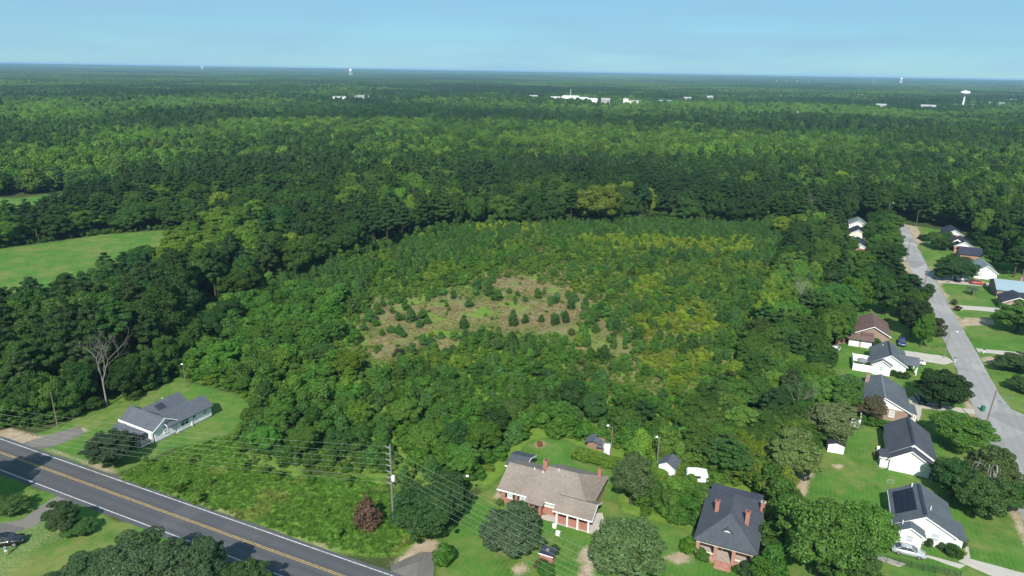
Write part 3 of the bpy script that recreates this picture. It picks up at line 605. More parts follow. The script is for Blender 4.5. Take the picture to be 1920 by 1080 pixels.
sp_ = MB(); sl = 2.3 / 3.8
for i in range(3):
    for j in range(4):
        x0, x1 = 19.75 + i * .92, 19.75 + i * .92 + .88; y0, y1 = 111.2 + j * 1.65, 111.2 + j * 1.65 + 1.6
        z0_, z1_ = 2.75 + (x0 - 19.6) * sl + .12, 2.75 + (x1 - 19.6) * sl + .12
        q = MB(); q.slab([(x0, y0, z0_), (x1, y0, z1_), (x1, y1, z1_), (x0, y1, z0_)], .05); q.build('solar_panel', solar_mat, h)
ridge_vent(h, 23.4, 109.3, 118.3, 5.09, roof_navy); vent(h, 24.4, 111.8, 4.9); vent(h, 20.4, 108.2, 3.5); vent(h, 22.4, 118.2, 4.8, .1, .3)
q = MB(); q.tube((19.3, 118.9, 2.3), (19.3, 118.9, 4.6), .03); [q.tube((18.7, 118.9, z), (19.9, 118.9, z), .02) for z in (3.9, 4.2, 4.5)]; [q.tube((19.3, 118.4, z), (19.3, 119.4, z), .02) for z in (4.0, 4.35)]; q.build('antenna', grey_pole, h)

# H5 - white house with charcoal roof
h = thing('house', 'white sided house with charcoal roof and pulled-up second gable above the big lawn', 'house')
w = MB(); gable_wall(w, 20.5, 27.0, 130.6, 132.6, 2.75, 2.1, 'v', mid=23.6); gable_wall(w, 20.52, 28.0, 132.6, 144.2, 2.75, 2.45, 'v', mid=24.1); w.box(19.0, 20.5, 131.2, 133.8, 0, 2.15); w.build('wall', white_siding, h)
r = MB(); gable_roof(r, 20.5, 27.0, 130.6, 132.3, 2.75, 2.1, 'v', .4, .35, mid=23.6); r.build('front_roof', roof_dark, h)
r = MB(); gable_roof(r, 20.52, 28.0, 132.6, 144.2, 2.755, 2.45, 'v', .4, .3, mid=24.1); r.build('roof', roof_dark, h)
r = MB(); r.slab([(18.7, 130.9, 2.2), (20.6, 130.9, 2.72), (20.6, 134.0, 2.72), (18.7, 134.0, 2.2)], .12); r.build('lean_to_roof', roof_dark, h)
t = MB(); rake_trim(t, 20.5, 27.0, 130.25, 2.75, 2.1, .4, 23.6); rake_trim(t, 20.52, 28.0, 132.3, 2.755, 2.45, .4, 24.1, .34); t.box(18.7, 20.4, 130.84, 130.89, 2.0, 2.18); t.build('fascia', white_paint, h)
posts(h, [(27.9, 131.2), (27.9, 132.2)], 0, 2.5, .16, white_paint); ridge_vent(h, 24.1, 133.2, 143.6, 5.24, roof_navy)
q = MB(); q.slab([(26.9, 130.9, 2.62), (28.3, 130.9, 2.35), (28.3, 132.4, 2.35), (26.9, 132.4, 2.62)], .1); q.build('porch_roof', roof_dark, h)
for x, y, z in ((21.6, 139.0, 3.5), (21.9, 134.4, 3.7), (22.4, 131.2, 4.0)): vent(h, x, y, z, .06, .25, dark_metal)
window(h, '+u', 138.0, 1.0, 1.1, 1.3, 28.0); window(h, '-u', 140.5, 1.0, .9, 1.2, 20.52)

# H6 - grey-roofed brick house
h = thing('house', 'tan brick house with slate-grey roof, white gable and brick chimney behind the crape myrtle', 'house')
w = MB(); w.box(15.9, 25.4, 152.4, 165.0, 0, 2.6); w.build('wall', tan_brick, h)
for q0 in (152.38, 164.9): g = MB(); g.prism([(15.9, 2.6), (25.4, 2.6), (20.65, 4.85)], 'y', q0, q0 + .12); g.build('gable', white_siding, h)
r = MB(); gable_roof(r, 15.9, 25.4, 152.5, 165.0, 2.78, 2.3, 'v', .45, .45); r.build('roof', roof_slate, h)
t = MB(); rake_trim(t, 15.9, 25.4, 152.05, 2.78, 2.3); t.build('fascia', white_paint, h)
window(h, '-v', 22.4, .9, .85, 1.3, 152.4, gl=curtain); door(h, '+u', 154.0, .3, .9, 2.05, 25.4)
r = MB(); r.slab([(25.3, 152.6, 2.7), (27.1, 152.6, 2.3), (27.1, 157.5, 2.3), (25.3, 157.5, 2.7)], .12); r.build('porch_roof', roof_slate, h)
q = MB(); q.box(25.4, 27.0, 152.6, 157.4, 0, .3); q.build('porch_floor', concrete, h); posts(h, [(26.9, 152.8), (26.9, 155.0), (26.9, 157.2)], .3, 2.3, .16, white_paint)
q = MB(); [q.box(25.5 + i * .16, 25.56 + i * .16, 152.66, 152.72, .35, 1.2) for i in range(9)]; q.box(25.4, 26.95, 152.65, 152.73, 1.15, 1.24); q.build('porch_railing', white_paint, h)
chimney(h, 17.8, 163.0, 3.2, 5.6, .8, tan_brick); ridge_vent(h, 20.65, 152.3, 165.2, 5.10, grey_pole, .16)
for x, y, z in ((20.0, 159.5, 4.7), (20.0, 156.5, 4.7)): vent(h, x, y, z, .06, .25, dark_metal)

# H7 - white house with vinyl fence
h = thing('house', 'white sided house with slate-green roof joined to a white yard fence', 'house')
w = MB(); gable_wall(w, 20.1, 27.4, 179.2, 189.4, 2.75, 2.25, 'v'); gable_wall(w, 20.12, 24.0, 177.7, 179.2, 2.74, 1.15, 'v', mid=22.0); w.build('wall', white_siding, h)
r = MB(); gable_roof(r, 20.1, 27.4, 179.25, 189.4, 2.75, 2.25, 'v', .4, .35); r.build('roof', roof_slate, h)
r = MB(); gable_roof(r, 20.1, 24.0, 177.7, 178.95, 2.745, 1.16, 'v', .4, .35, mid=22.0); r.build('front_roof', roof_slate, h)
r = MB(); gable_roof(r, 26.0, 30.2, 181.2, 186.0, 2.7, 1.15, 'u', .35, .3, .12); r.build('porch_roof', roof_slate, h); posts(h, [(30.0, 181.2), (30.0, 183.0), (30.0, 185.8)], 0, 2.55, .2, white_paint)
g = MB(); g.prism([(181.2, 2.55), (186.0, 2.55), (183.6, 3.65)], 'x', 29.95, 30.1); g.build('porch_gable', white_siding, h)
t = MB(); rake_trim(t, 20.1, 27.4, 178.9, 2.75, 2.25, .4); rake_trim(t, 20.1, 24.0, 177.35, 2.745, 1.16, .4, 22.0); t.build('fascia', white_paint, h)
window(h, '-v', 22.0, 1.1, .7, 1.1, 177.7, gl=curtain); vent(h, 22.5, 187.5, 4.2, .1, .3); ridge_vent(h, 23.75, 179.1, 189.2, 5.04, roof_navy, .2); window(h, '-u', 186, 1.0, 1.0, 1.2, 20.1)

# H8 - brown-roofed brick house
h = thing('house', 'brick house with brown roof and white rakes behind a low brown-roofed shed', 'house')
w = MB(); gable_wall(w, 17.2, 25.2, 200.4, 212.2, 2.75, 2.1, 'v'); w.build('wall', tan_brick, h)
r = MB(); gable_roof(r, 17.2, 25.2, 200.4, 212.2, 2.75, 2.1, 'v', .5, .5); r.build('roof', roof_brown, h)
t = MB(); rake_trim(t, 17.2, 25.2, 199.9, 2.75, 2.1, .5); t.build('fascia', white_paint, h); chimney(h, 17.0, 207.2, 0, 5.2, .85, tan_brick)
r = MB(); r.slab([(18.4, 199.2, 2.5), (21.4, 199.2, 2.5), (21.4, 200.35, 2.85), (18.4, 200.35, 2.85)], .12); r.build('stoop_roof', roof_brown, h); window(h, '-v', 19.3, 1.0, 1.0, 1.2, 200.4)
h = thing('shed', 'long low shed with brown roof and two white bays behind the slate-green roofed house', 'shed')
w = MB(); w.box(15.2, 20.9, 195.4, 198.4, 0, 2.3); w.build('wall', tan_siding, h)
r = MB(); r.slab([(14.7, 194.6, 2.36), (21.3, 194.6, 2.36), (21.3, 196.9, 3.05), (14.7, 196.9, 3.05)], .12); r.slab([(14.7, 196.9, 3.05), (21.3, 196.9, 3.05), (21.3, 198.9, 2.45), (14.7, 198.9, 2.45)], .12); r.build('roof', roof_brown, h)
for x0, x1 in ((15.35, 17.75), (18.3, 20.8)):
    q = MB(); q.box(x0, x1, 195.33, 195.4, .05, 2.1); q.build('bay_door', white_paint, h)

# far houses along the street
def simple_house(name, label, u0, u1, v0, v1, hh, rise, wmat, rmat, gmat=None, lowbrick=None, extra=None, ax='v', mid=None):
    h = thing(name, label, 'house')
    w = MB()
    if lowbrick:
        w.box(u0, u1, v0, v1, 0, hh - .2); w.build('wall', lowbrick, h)
        mm = (u0 + u1) / 2 if mid is None else mid
        
        for q0 in (v0 - .02, v1 - .1): g = MB(); g.prism([(u0, hh - .2), (u1, hh - .2), (mm, hh + rise - .2)], 'y', q0, q0 + .12); g.build('gable', gmat or white_siding, h)
    else:
        gable_wall(w, u0, u1, v0, v1, hh, rise, ax, mid=mid); w.build('wall', wmat, h)
    r = MB(); gable_roof(r, u0, u1, v0, v1, hh, rise, ax, .45, .4, mid=mid); r.build('roof', rmat, h)
    if ax == 'v':
        t = MB(); rake_trim(t, u0, u1, v0 - .4, hh, rise, mid=mid); t.build('fascia', white_paint, h)
        window(h, '-v', u0 + 2, 1.0, .9, 1.2, v0, gl=curtain)
    return h
simple_house('house', 'farthest east house with near-black roof and white gable over brick', 58.6, 65.6, 355.5, 368, 2.8, 2.0, red_brick, roof_navy, lowbrick=pink_brick)
h = simple_house('house', 'charcoal-roofed house with white front gable and white porch gable, second farthest east', 58.9, 65.6, 331.0, 343, 2.8, 2.0, pink_brick, roof_navy, lowbrick=pink_brick)
r = MB(); gable_roof(r, 56.6, 63.2, 334.5, 341, 2.85, 2.2, 'v', .4, 1.4); r.build('porch_roof', roof_navy, h); t = MB(); rake_trim(t, 56.6, 63.2, 333.1, 2.85, 2.2, .4, None, .5); t.build('porch_fascia', white_paint, h); posts(h, [(56.8, 333.4)], 0, 2.6, .25, white_paint)
h = simple_house('house', 'low house with near-black roof half hidden by the big street oak', 58.8, 66.2, 316.5, 325, 2.8, 2.0, pink_brick, roof_navy, ax='u')
h = simple_house('house', 'house with grey-green roof and large blank white gable', 59.4, 66.3, 288.6, 302, 2.8, 2.3, white_siding, roof_green)
h = simple_house('house', 'brick house with wide pale blue metal roof and end chimney', 62.0, 70.5, 265.2, 277.4, 2.9, 2.0, tan_brick, roof_metal, ax='u'); chimney(h, 69.6, 272.5, 3.5, 6.0, .8, tan_brick)
h = simple_house('house', 'brick house with near-black roof in front of the pale blue metal roof', 61.0, 69.8, 250.4, 258.8, 2.8, 1.9, tan_brick, roof_navy, ax='v', mid=64.6)
simple_house('house', 'farthest west house with grey-green roof and white gable among street trees', 19.4, 27.0, 357.5, 368.5, 2.8, 1.9, white_siding, roof_green, mid=23)
simple_house('house', 'middle of three west houses with near-black roof and pale wall', 18.8, 25.6, 335.4, 346, 2.8, 2.0, cream_siding, roof_navy)
h = simple_house('house', 'west house with dark roof, white gable and brick corner among trees', 17.7, 25.2, 307.2, 320, 2.8, 2.0, red_brick, roof_navy, lowbrick=red_brick)
simple_house('house', 'grey-blue roof glimpsed between trees west of the street', 17.5, 25.5, 272.0, 284, 2.8, 1.9, tan_brick, roof_slate)

# ------------------------------------------------------------------ vehicles
def loft(mb, secs):
    """secs: rows of points (same count), closed rings, capped"""
    o = len(mb.v); n = len(secs[0])
    for s_ in secs: mb.v += [tuple(p) for p in s_]
    for k in range(len(secs) - 1):
        for i in range(n): mb.f.append((o + k * n + i, o + k * n + (i + 1) % n, o + (k + 1) * n + (i + 1) % n, o + (k + 1) * n + i))
    mb.f.append(tuple(o + i for i in range(n - 1, -1, -1))); mb.f.append(tuple(o + (len(secs) - 1) * n + i for i in range(n)))
    return mb
def wheel(parent, x, y, r=.33, w=.22):
    t = MB(); s_ = 1 if y > 0 else -1
    t.tube((x, y - s_ * w, r), (x, y, r), r, r, 14); o = t.build('wheel', black_rubber, parent)
    q = MB(); q.tube((x, y, r), (x, y + s_ * .012, r), r * .66, r * .62, 12); q.build('rim', grey_pole, o)
def car(label, cat, name, loc, rz, paint, kind='sedan', group=None):
    h = thing(name, label, cat, (loc[0], loc[1], 0.012), rz, group)
    if kind == 'sedan':
        Lh, Wd, prof = 2.35, .91, [(-2.35, .42, .74, .80), (-2.28, .30, .92, .88), (-1.6, .24, .98, .91), (-.8, .24, .99, .92), (.6, .24, .98, .92), (1.3, .24, .95, .91), (2.0, .26, .82, .87), (2.3, .32, .68, .78), (2.36, .40, .58, .70)]
        cab = [(-1.85, .97, .97, .74), (-1.15, .96, 1.36, .60), (-.3, .96, 1.44, .60), (.35, .96, 1.38, .60), (1.15, .95, .97, .74)]
    elif kind == 'suv':
        Lh, Wd, prof = 2.3, .93, [(-2.3, .42, .95, .85), (-2.25, .32, 1.08, .90), (-1.0, .28, 1.10, .93), (.8, .28, 1.08, .93), (1.3, .28, 1.05, .92), (2.1, .30, .95, .88), (2.3, .38, .75, .80)]
        cab = [(-2.2, 1.07, 1.08, .80), (-1.95, 1.07, 1.66, .68), (-.4, 1.07, 1.74, .68), (.35, 1.07, 1.68, .67), (1.1, 1.05, 1.07, .78)]
    else:
        Lh, Wd, prof = 2.8, .97, [(-2.8, .48, .95, .92), (-2.75, .42, 1.10, .95), (-.5, .38, 1.12, .96), (1.2, .38, 1.12, .96), (2.4, .40, 1.06, .93), (2.75, .46, .9, .86), (2.8, .5, .7, .8)]
        cab = [(-.75, 1.11, 1.12, .84), (-.55, 1.11, 1.72, .70), (.3, 1.11, 1.78, .70), (.8, 1.11, 1.70, .68), (1.45, 1.10, 1.12, .82)]
    b_ = MB(); loft(b_, [[(x, -w, z0 + .1), (x, -w * .86, z0), (x, w * .86, z0), (x, w, z0 + .1), (x, w, (z0 + z1) * .52), (x, w * .97, z1 - .1), (x, w * .86, z1), (x, -w * .86, z1), (x, -w * .97, z1 - .1), (x, -w, (z0 + z1) * .52)] for x, z0, z1, w in prof])
    b_.build('body', paint, h, True)
    c = MB(); loft(c, [[(x, -w - .1 * (1 if z1 > 1.1 else 0), z0), (x, w + .1 * (1 if z1 > 1.1 else 0), z0), (x, w, z1), (x, -w, z1)] for x, z0, z1, w in cab]); g = c.build('cabin_glass', glass, h)
    r = MB(); i0 = 1; xs = cab[1:-1]; loft(r, [[(x, -w - .015, z1 - .05), (x, w + .015, z1 - .05), (x, w * .9, z1 + .04), (x, -w * .9, z1 + .04)] for x, z0, z1, w in xs]); r.build('roof_panel', paint, h, True)
    p_ = MB()
    for s_ in (-1, 1):
        zb = cab[1][1]
        for (x0, x1) in ((cab[0][0], cab[1][0]), (cab[-1][0], cab[-2][0]), (cab[2][0], cab[2][0] - .02)):
            w0 = cab[0][3] + .02 if x0 != cab[2][0] else cab[2][3] + .115; zt = cab[1][2] if x1 == cab[1][0] else (cab[-2][2] if x1 == cab[-2][0] else cab[2][2])
            p_.tube((x0, s_ * w0, zb + .02), (x1, s_ * (cab[1][3] + .02), zt - .02), .045, .04, 4)
    p_.build('pillar', paint, h)
    fx = prof[-1][0]; zb = prof[-2][2]
    for s_ in (-1, 1):
        q = MB(); q.box(fx - .16, fx - .005, s_ * .62 - .16, s_ * .62 + .16, zb - .14, zb - .02); q.build('headlight', curtain, h)
        q = MB(); q.box(prof[0][0] - .012, prof[0][0] + .08, s_ * .62 - .15, s_ * .62 + .15, prof[0][2] - .12, prof[0][2] + .03); q.build('tail_light', paint_red, h)
        q = MB(); q.box(cab[-1][0] - .35, cab[-1][0] - .2, s_ * (Wd + .06) - .07, s_ * (Wd + .06) + .07, cab[0][1] + .04, cab[0][1] + .17); q.build('mirror', paint, h)
    q = MB(); q.box(fx - .05, fx + .02, -.5, .5, prof[-1][1] + .05, prof[-1][1] + .14); q.build('grille', dark_metal, h)
    wb = Lh * .58
    for x in (-wb, wb + .02):
        for s_ in (-1, 1): wheel(h, x, s_ * (Wd + .015), .33 if kind == 'sedan' else .38)
    if kind == 'pickup':
        q = MB(); q.box(-2.68, -.82, -.78, .78, 1.105, 1.135); q.build('cargo_bed', dark_metal, h)
        q = MB(); [q.box(-2.75, -.8, s_ * .87 - .05, s_ * .87 + .05, 1.08, 1.28) for s_ in (-1, 1)]; q.box(-2.79, -2.70, -.92, .92, .9, 1.28); q.build('bed_side', paint, h)
    return h
car('silver sedan parked on the grass before the house with solar panels', 'car', 'parked_car', (21.4, 105.35), R(1), paint_silver)
car('white pickup truck parked on the pale drive east of the street', 'pickup truck', 'pickup_truck', (54.3, 282.3), R(-178), paint_white, 'pickup')
car('red wagon parked behind the white pickup truck', 'car', 'parked_car', (59.1, 279.6), R(4), paint_red, 'suv')
bx_, by_ = U(1690, 646); car('dark blue car parked in tree shade beside the brown-roofed house', 'car', 'parked_car', (bx_, by_), R(-95), paint_blue, 'suv')
bx_, by_ = U(1719, 682); car('white car parked at the porch end of the house with white yard fence', 'car', 'parked_car', (bx_ - .5, by_), R(175), paint_white)
bx_, by_ = U(1563, 662); car('white and black car parked at the lawn edge beside the dense trees', 'car', 'parked_car', (bx_, by_), R(-110), paint_white, 'suv')
bx_, by_ = U(1590, 716); car('grey car parked behind the chimney of the grey-roofed brick house', 'car', 'parked_car', (bx_ - .2, by_), R(10), paint_grey)
bx_, by_ = U(1598, 728); car('black car parked close to the rear wall of the grey-roofed brick house', 'car', 'parked_car', (bx_, by_ - .2), R(60), paint_black)
bx_, by_ = U(1727, 752); car('black car half hidden under the large dark oak', 'car', 'parked_car', (bx_, by_), R(-80), paint_black)
bx_, by_ = U(8, 1022); car('black pickup truck parked on worn grass south of the highway', 'pickup truck', 'pickup_truck', (bx_, by_), R(40), paint_black, 'pickup')

# ------------------------------------------------------------------ person standing on the worn grass
def skinned(name, verts, edges, radii, mat, parent=None, root=0):
    me = bpy.data.meshes.new(name); me.from_pydata(verts, edges, []); me.materials.append(mat)
    o = bpy.data.objects.new(name, me); COL.objects.link(o)
    if parent: o.parent = parent
    md = o.modifiers.new('skin', 'SKIN'); md.use_smooth_shade = True
    for i, r in enumerate(radii):
        v = me.skin_vertices[0].data[i]; v.radius = r if isinstance(r, tuple) else (r, r); v.use_root = (i == root)
    s_ = o.modifiers.new('sub', 'SUBSURF'); s_.levels = 1; s_.render_levels = 1
    return o
px_, py_ = U(13, 1041)
body = skinned('person', [(0, 0, .95), (0, 0, 1.15), (0, 0, 1.38), (0, 0, 1.50), (0, .01, 1.60), (0, .02, 1.72), (-.17, 0, 1.40), (-.23, .02, 1.12), (-.22, .12, .9), (.17, 0, 1.40), (.23, .02, 1.12), (.20, .16, .95), (-.10, 0, .88), (-.11, .02, .48), (-.11, -.02, .08), (-.11, .12, .04), (.10, 0, .88), (.13, .02, .48), (.14, -.02, .08), (.15, .12, .04)],
               [(0, 1), (1, 2), (2, 3), (3, 4), (4, 5), (2, 6), (6, 7), (7, 8), (2, 9), (9, 10), (10, 11), (0, 12), (12, 13), (13, 14), (14, 15), (0, 16), (16, 17), (17, 18), (18, 19)],
               [(.15, .11), (.14, .10), (.15, .11), .06, .10, .09, .065, .045, .035, .065, .045, .035, .09, .06, .04, .035, .09, .06, .04, .035], skin)
body.location = (px_, py_, 0); body.rotation_euler = (0, 0, R(60)); tag(body, 'person in blue shirt and white shorts standing on worn grass by the black truck', 'person')
skinned('shirt', [(0, 0, 1.0), (0, 0, 1.15), (0, 0, 1.38), (0, 0, 1.47), (-.18, 0, 1.40), (-.22, .01, 1.2), (.18, 0, 1.40), (.22, .01, 1.2)], [(0, 1), (1, 2), (2, 3), (2, 4), (4, 5), (2, 6), (6, 7)], [(.19, .14), (.18, .13), (.18, .13), .08, .085, .07, .085, .07], cloth_blue, body)
skinned('shorts', [(0, 0, 1.0), (0, 0, .92), (-.11, .01, .82), (-.12, .02, .55), (.11, .01, .82), (.13, .02, .55)], [(0, 1), (1, 2), (2, 3), (1, 4), (4, 5)], [(.18, .135), (.17, .13), .115, .095, .115, .095], cloth_white, body)
MB().lathe([(.0, 1.84), (.06, 1.83), (.105, 1.78), (.115, 1.71), (.10, 1.66)], (0, .0, 0), 10).build('hair', hair_mat, body, True)

# ------------------------------------------------------------------ poles, lamps and wires
def pole(label, loc, hgt, r=.13, mat=pole_wood, lamp=None, arm=None, name='utility_pole', lean=(0, 0), cat='pole', transformer=False, extra=None):
    h = thing(name, label, cat, (loc[0], loc[1], 0))
    MB().tube((0, 0, -.2), (lean[0], lean[1], hgt), r, r * .68, 8).build('pole_shaft', mat, h)
    if lamp:
        dx, dy = lamp; a = MB(); a.tube((lean[0], lean[1], hgt - .4), (lean[0] + dx * .5, lean[1] + dy * .5, hgt + .1), .035); a.tube((lean[0] + dx * .5, lean[1] + dy * .5, hgt + .1), (lean[0] + dx, lean[1] + dy, hgt + .1), .035); a.build('lamp_arm', grey_pole, h)
        l_ = MB(); l_.lathe([(0, .12), (.16, .1), (.28, -.02), (.26, -.12), (0, -.14)], (lean[0] + dx, lean[1] + dy, hgt + .05), 10); l_.build('lamp_head', white_paint, h, True)
    if arm:
        for z, w in arm:
            q = MB(); q.box(-w, w, -.06, .06, z - .06, z + .06); c = q.build('cross_arm', mat, h)
            for s_ in (-.9, .9): MB().lathe([(.0, .0), (.07, .0), (.07, .22), (.0, .24)], (w * s_, 0, z + .06), 6).build('insulator', grey_pole, c)
    if transformer: MB().lathe([(0, 0), (.26, 0), (.28, .1), (.28, .9), (.2, 1.0), (0, 1.02)], (.42, -.1, transformer), 10).build('transformer', white_paint, h, True)
    return h
MPX, MPY = U(737, 972)
mp = pole('tall grey utility pole by the highway carrying a stack of seven wires', (MPX, MPY), 13.6, .19, grey_pole, transformer=7.2)
HZ = [13.2, 12.0, 10.9, 9.9, 8.8, 7.7, 6.7]
for z in HZ:
    q = MB(); q.tube((0, 0, z - .12), (-.75, -.15, z), .05, .04, 5); o = q.build('insulator_arm', grey_pole, mp); MB().lathe([(0, 0), (.09, .0), (.09, .1), (.06, .14), (.09, .2), (0, .24)], (-.75, -.15, z - .02), 6).build('insulator', grey_pole, o)
def wires(name, label, A_, B_, zs0, zs1, sag, r=.0095, cat='wire', n=26, group=None):
    for k, (za, zb) in enumerate(zip(zs0, zs1)):
        mb = MB(); pts = []
        for i in range(n + 1):
            t = i / n; pts.append((A_[0] + (B_[0] - A_[0]) * t, A_[1] + (B_[1] - A_[1]) * t, za + (zb - za) * t - sag * 4 * t * (1 - t)))
        mb.path(pts, [r] * (n + 1), 4); o = mb.build(name, wire_mat); lb = label if isinstance(label, str) else label[k]; tag(o, lb, cat, group)
ORD = ['topmost', 'second highest', 'third highest', 'middle', 'third lowest', 'second lowest', 'lowest']
wires('power_line', [f'{w} of the seven wires running west from the tall grey pole over the highway' for w in ORD], (MPX - .75, MPY - .15), (-172, 55.5), HZ, [11.9, 10.8, 9.9, 9.0, 8.1, 7.2, 6.3], 2.1, group='wires west of the tall pole')
wires('power_line', [f'{w} of the seven wires running from the tall grey pole toward the brick houses' for w in ORD], (MPX - .75, MPY - .15), (28, 61), HZ, [12.6, 11.4, 10.4, 9.5, 8.5, 7.6, 6.7], 1.6, group='wires east of the tall pole')
pole('wooden pole with yard light behind the tan-roofed ranch house', U(1144, 868), 7.6, .15, pole_wood, (-.9, .1))
pole('wooden pole with yard light beside the white shed in the thicket', U(1231, 880), 6.6, .13, grey_pole, (-.5, .1))
pole('slim pole at the big lawn edge below the round olive tree', U(1480, 930), 5.2, .09, grey_pole)
pole('street lamp pole left of the ranch house lawn under the wires', U(867, 955), 6.6, .12, pole_wood, (.9, .1), name='street_lamp', cat='street lamp')
pole('wooden pole with yard light on the lawn behind the blue house', U(349, 726), 5.6, .11, pole_wood, (-.4, .1), name='street_lamp', cat='street lamp')
pole('thin wooden pole before the dark woods left of the blue house', U(109, 803), 8.0, .12, pole_wood)
pole('steel street lamp west of the street between lawn and drive', U(1770, 671), 7.6, .11, grey_pole, (1.6, .0), name='street_lamp', cat='street lamp')
pole('leaning dark wooden utility pole at the street bend by the green bin', U(1844, 810), 9.5, .15, pole_wood, lean=(.5, .3))
pole('wooden utility pole beside the sandy street edge among trees', U(1699, 492), 9.5, .15, pole_wood, arm=[(9.2, .9)])
pole('wooden utility pole behind the dark trees at the street edge', U(1729, 556), 9.5, .15, pole_wood)
pole('lamp pole at the far end of the street by the woods', U(1663, 415), 9.5, .14, grey_pole, (1.3, -.2), name='street_lamp', cat='street lamp')
pole('thin pole at the right of the street end before the woods', U(1717, 425), 8.5, .12, pole_wood)
pole('pole beside the tall tree behind the pale metal roof', U(1914, 535), 10.5, .14, pole_wood)

# ------------------------------------------------------------------ sheds, fences and yard things
def shed(label, cx, cy, w, d, hh, rise, wm, rm, rz=0.0, name='shed', cat='shed'):
    h = thing(name, label, cat, (cx, cy, 0), rz)
    m_ = MB(); gable_wall(m_, -w / 2, w / 2, -d / 2, d / 2, hh, rise); m_.build('wall', wm, h)
    r = MB(); gable_roof(r, -w / 2, w / 2, -d / 2, d / 2, hh, rise, 'v', .2, .2, .08); r.build('roof', rm, h)
    q = MB(); q.box(-.45, .45, -d / 2 - .04, -d / 2, .05, hh - .25); q.build('door', wm, h)
    return h
x, y = U(1565, 848); shed('white metal garden shed with dark roof on the big lawn by spreading tree', x, y + 1.0, 2.9, 2.6, 1.9, .45, white_siding, roof_navy, R(4))
x, y = U(1252, 890); shed('small white shed with grey roof in the thicket beside the light pole', x, y + .8, 3.0, 3.0, 2.2, .9, white_siding, roof_grey, R(-8))
x, y = U(1114, 846); h = thing('collapsed_shed', 'sagging old shed with crumpled grey roof at the lawn edge', 'shed', (x, y + 1.5, 0))
m_ = MB(); m_.box(-1.6, 1.5, -.8, 1.4, 0, 1.5); m_.build('wall', wood, h)
m_ = MB(); m_.slab([(-2.2, -1.2, 1.3), (-.4, -1.4, 2.1), (-.2, 1.5, 2.2), (-2.0, 1.7, 1.6)], .1); m_.slab([(-.45, -1.38, 2.08), (1.3, -1.1, 1.5), (1.7, .4, 1.35), (-.3, .6, 2.12)], .1); m_.slab([(.4, -1.7, 1.2), (2.2, -1.2, .9), (2.0, .6, 1.35), (.5, .3, 1.7)], .1); m_.build('roof_sheet', roof_grey, h)
x, y = U(1137, 852); h = thing('storage_tank', 'upright white ribbed tank beside the sagging grey shed', 'tank', (x, y + .5, 0))
MB().lathe([(0, 0), (.8, 0), (.82, .1), (.8, .5), (.82, .55), (.8, 1.0), (.82, 1.05), (.8, 1.6), (.7, 1.85), (.3, 2.0), (0, 2.05)], (0, 0, 0), 14).build('tank_shell', white_paint, h, True); MB().lathe([(0, 2.05), (.22, 2.05), (.22, 2.15), (0, 2.17)], (0, 0, 0), 10).build('lid', grey_pole, h)
x, y = U(1306, 903); h = thing('covered_trailer', 'small white camper trailer half buried in the thicket above the bungalow', 'trailer', (x, y, 0), R(15))
m_ = MB(); loft(m_, [[(xx, -1.0, .55), (xx, 1.0, .55), (xx, 1.0, z1 - .25), (xx, .8, z1), (xx, -.8, z1), (xx, -1.0, z1 - .25)] for xx, z1 in ((-1.9, 1.9), (-1.7, 2.25), (0, 2.4), (1.6, 2.25), (1.9, 1.6))]); m_.build('trailer_body', white_paint, h)
for s_ in (-1, 1): wheel(h, .1, s_ * 1.02, .34)
m_ = MB(); m_.tube((1.8, 0, .6), (2.9, 0, .5), .05); m_.build('hitch', dark_metal, h); m_ = MB(); m_.box(-.6, .5, -1.03, -1.0, 1.3, 1.8); m_.build('window', glass, h)

def panel_fence(name, label, pts, hgt, pw, mat, cat='fence'):
    h = thing(name, label, cat, (pts[0][0], pts[0][1], 0)); ox, oy = pts[0]
    pm = MB(); pm.box(0, 1, -.02, .02, .06, hgt); 
    for i in range(12): pm.box(i / 12 + .006, (i + 1) / 12 - .006, -.032, .032, .1, hgt - .05)
    pme = pm.mesh('fence_panel', mat); q = MB(); q.box(-.065, .065, -.065, .065, 0, hgt + .08); q.lathe([(.1, hgt + .08), (.0, hgt + .2)], n=4); qme = q.mesh('fence_post', mat)
    for a, b_ in zip(pts, pts[1:]):
        d = math.hypot(b_[0] - a[0], b_[1] - a[1]); n = max(1, round(d / pw)); an = math.atan2(b_[1] - a[1], b_[0] - a[0])
        for i in range(n):
            t = i / n; X, Y = a[0] + (b_[0] - a[0]) * t - ox, a[1] + (b_[1] - a[1]) * t - oy
            link('fence_panel', pme, h, (X, Y, 0), an, (d / n, 1, 1)); link('fence_post', qme, h, (X, Y, 0), an)
    link('fence_post', qme, h, (pts[-1][0] - ox, pts[-1][1] - oy, 0))
    return h
panel_fence('privacy_fence', 'white vinyl yard fence around the patio behind the slate-green roofed house', [(20.05, 177.8), (15.8, 177.8), (15.8, 184.6), (20.05, 184.6)], 1.9, 2.2, white_paint)
x0, y0 = U(1585, 797); x1, y1 = U(1611, 803); panel_fence('privacy_fence', 'short white fence run below the purple crape myrtle', [(x0, y0), (x1, y1), (x1 + .2, y1 + 3.2)], 1.9, 2.0, white_paint)
panel_fence('privacy_fence', 'weathered brown board fence left of the brown-roofed shed', [U(1566, 648), (15.1, 197.5)], 1.8, 1.2, wood)
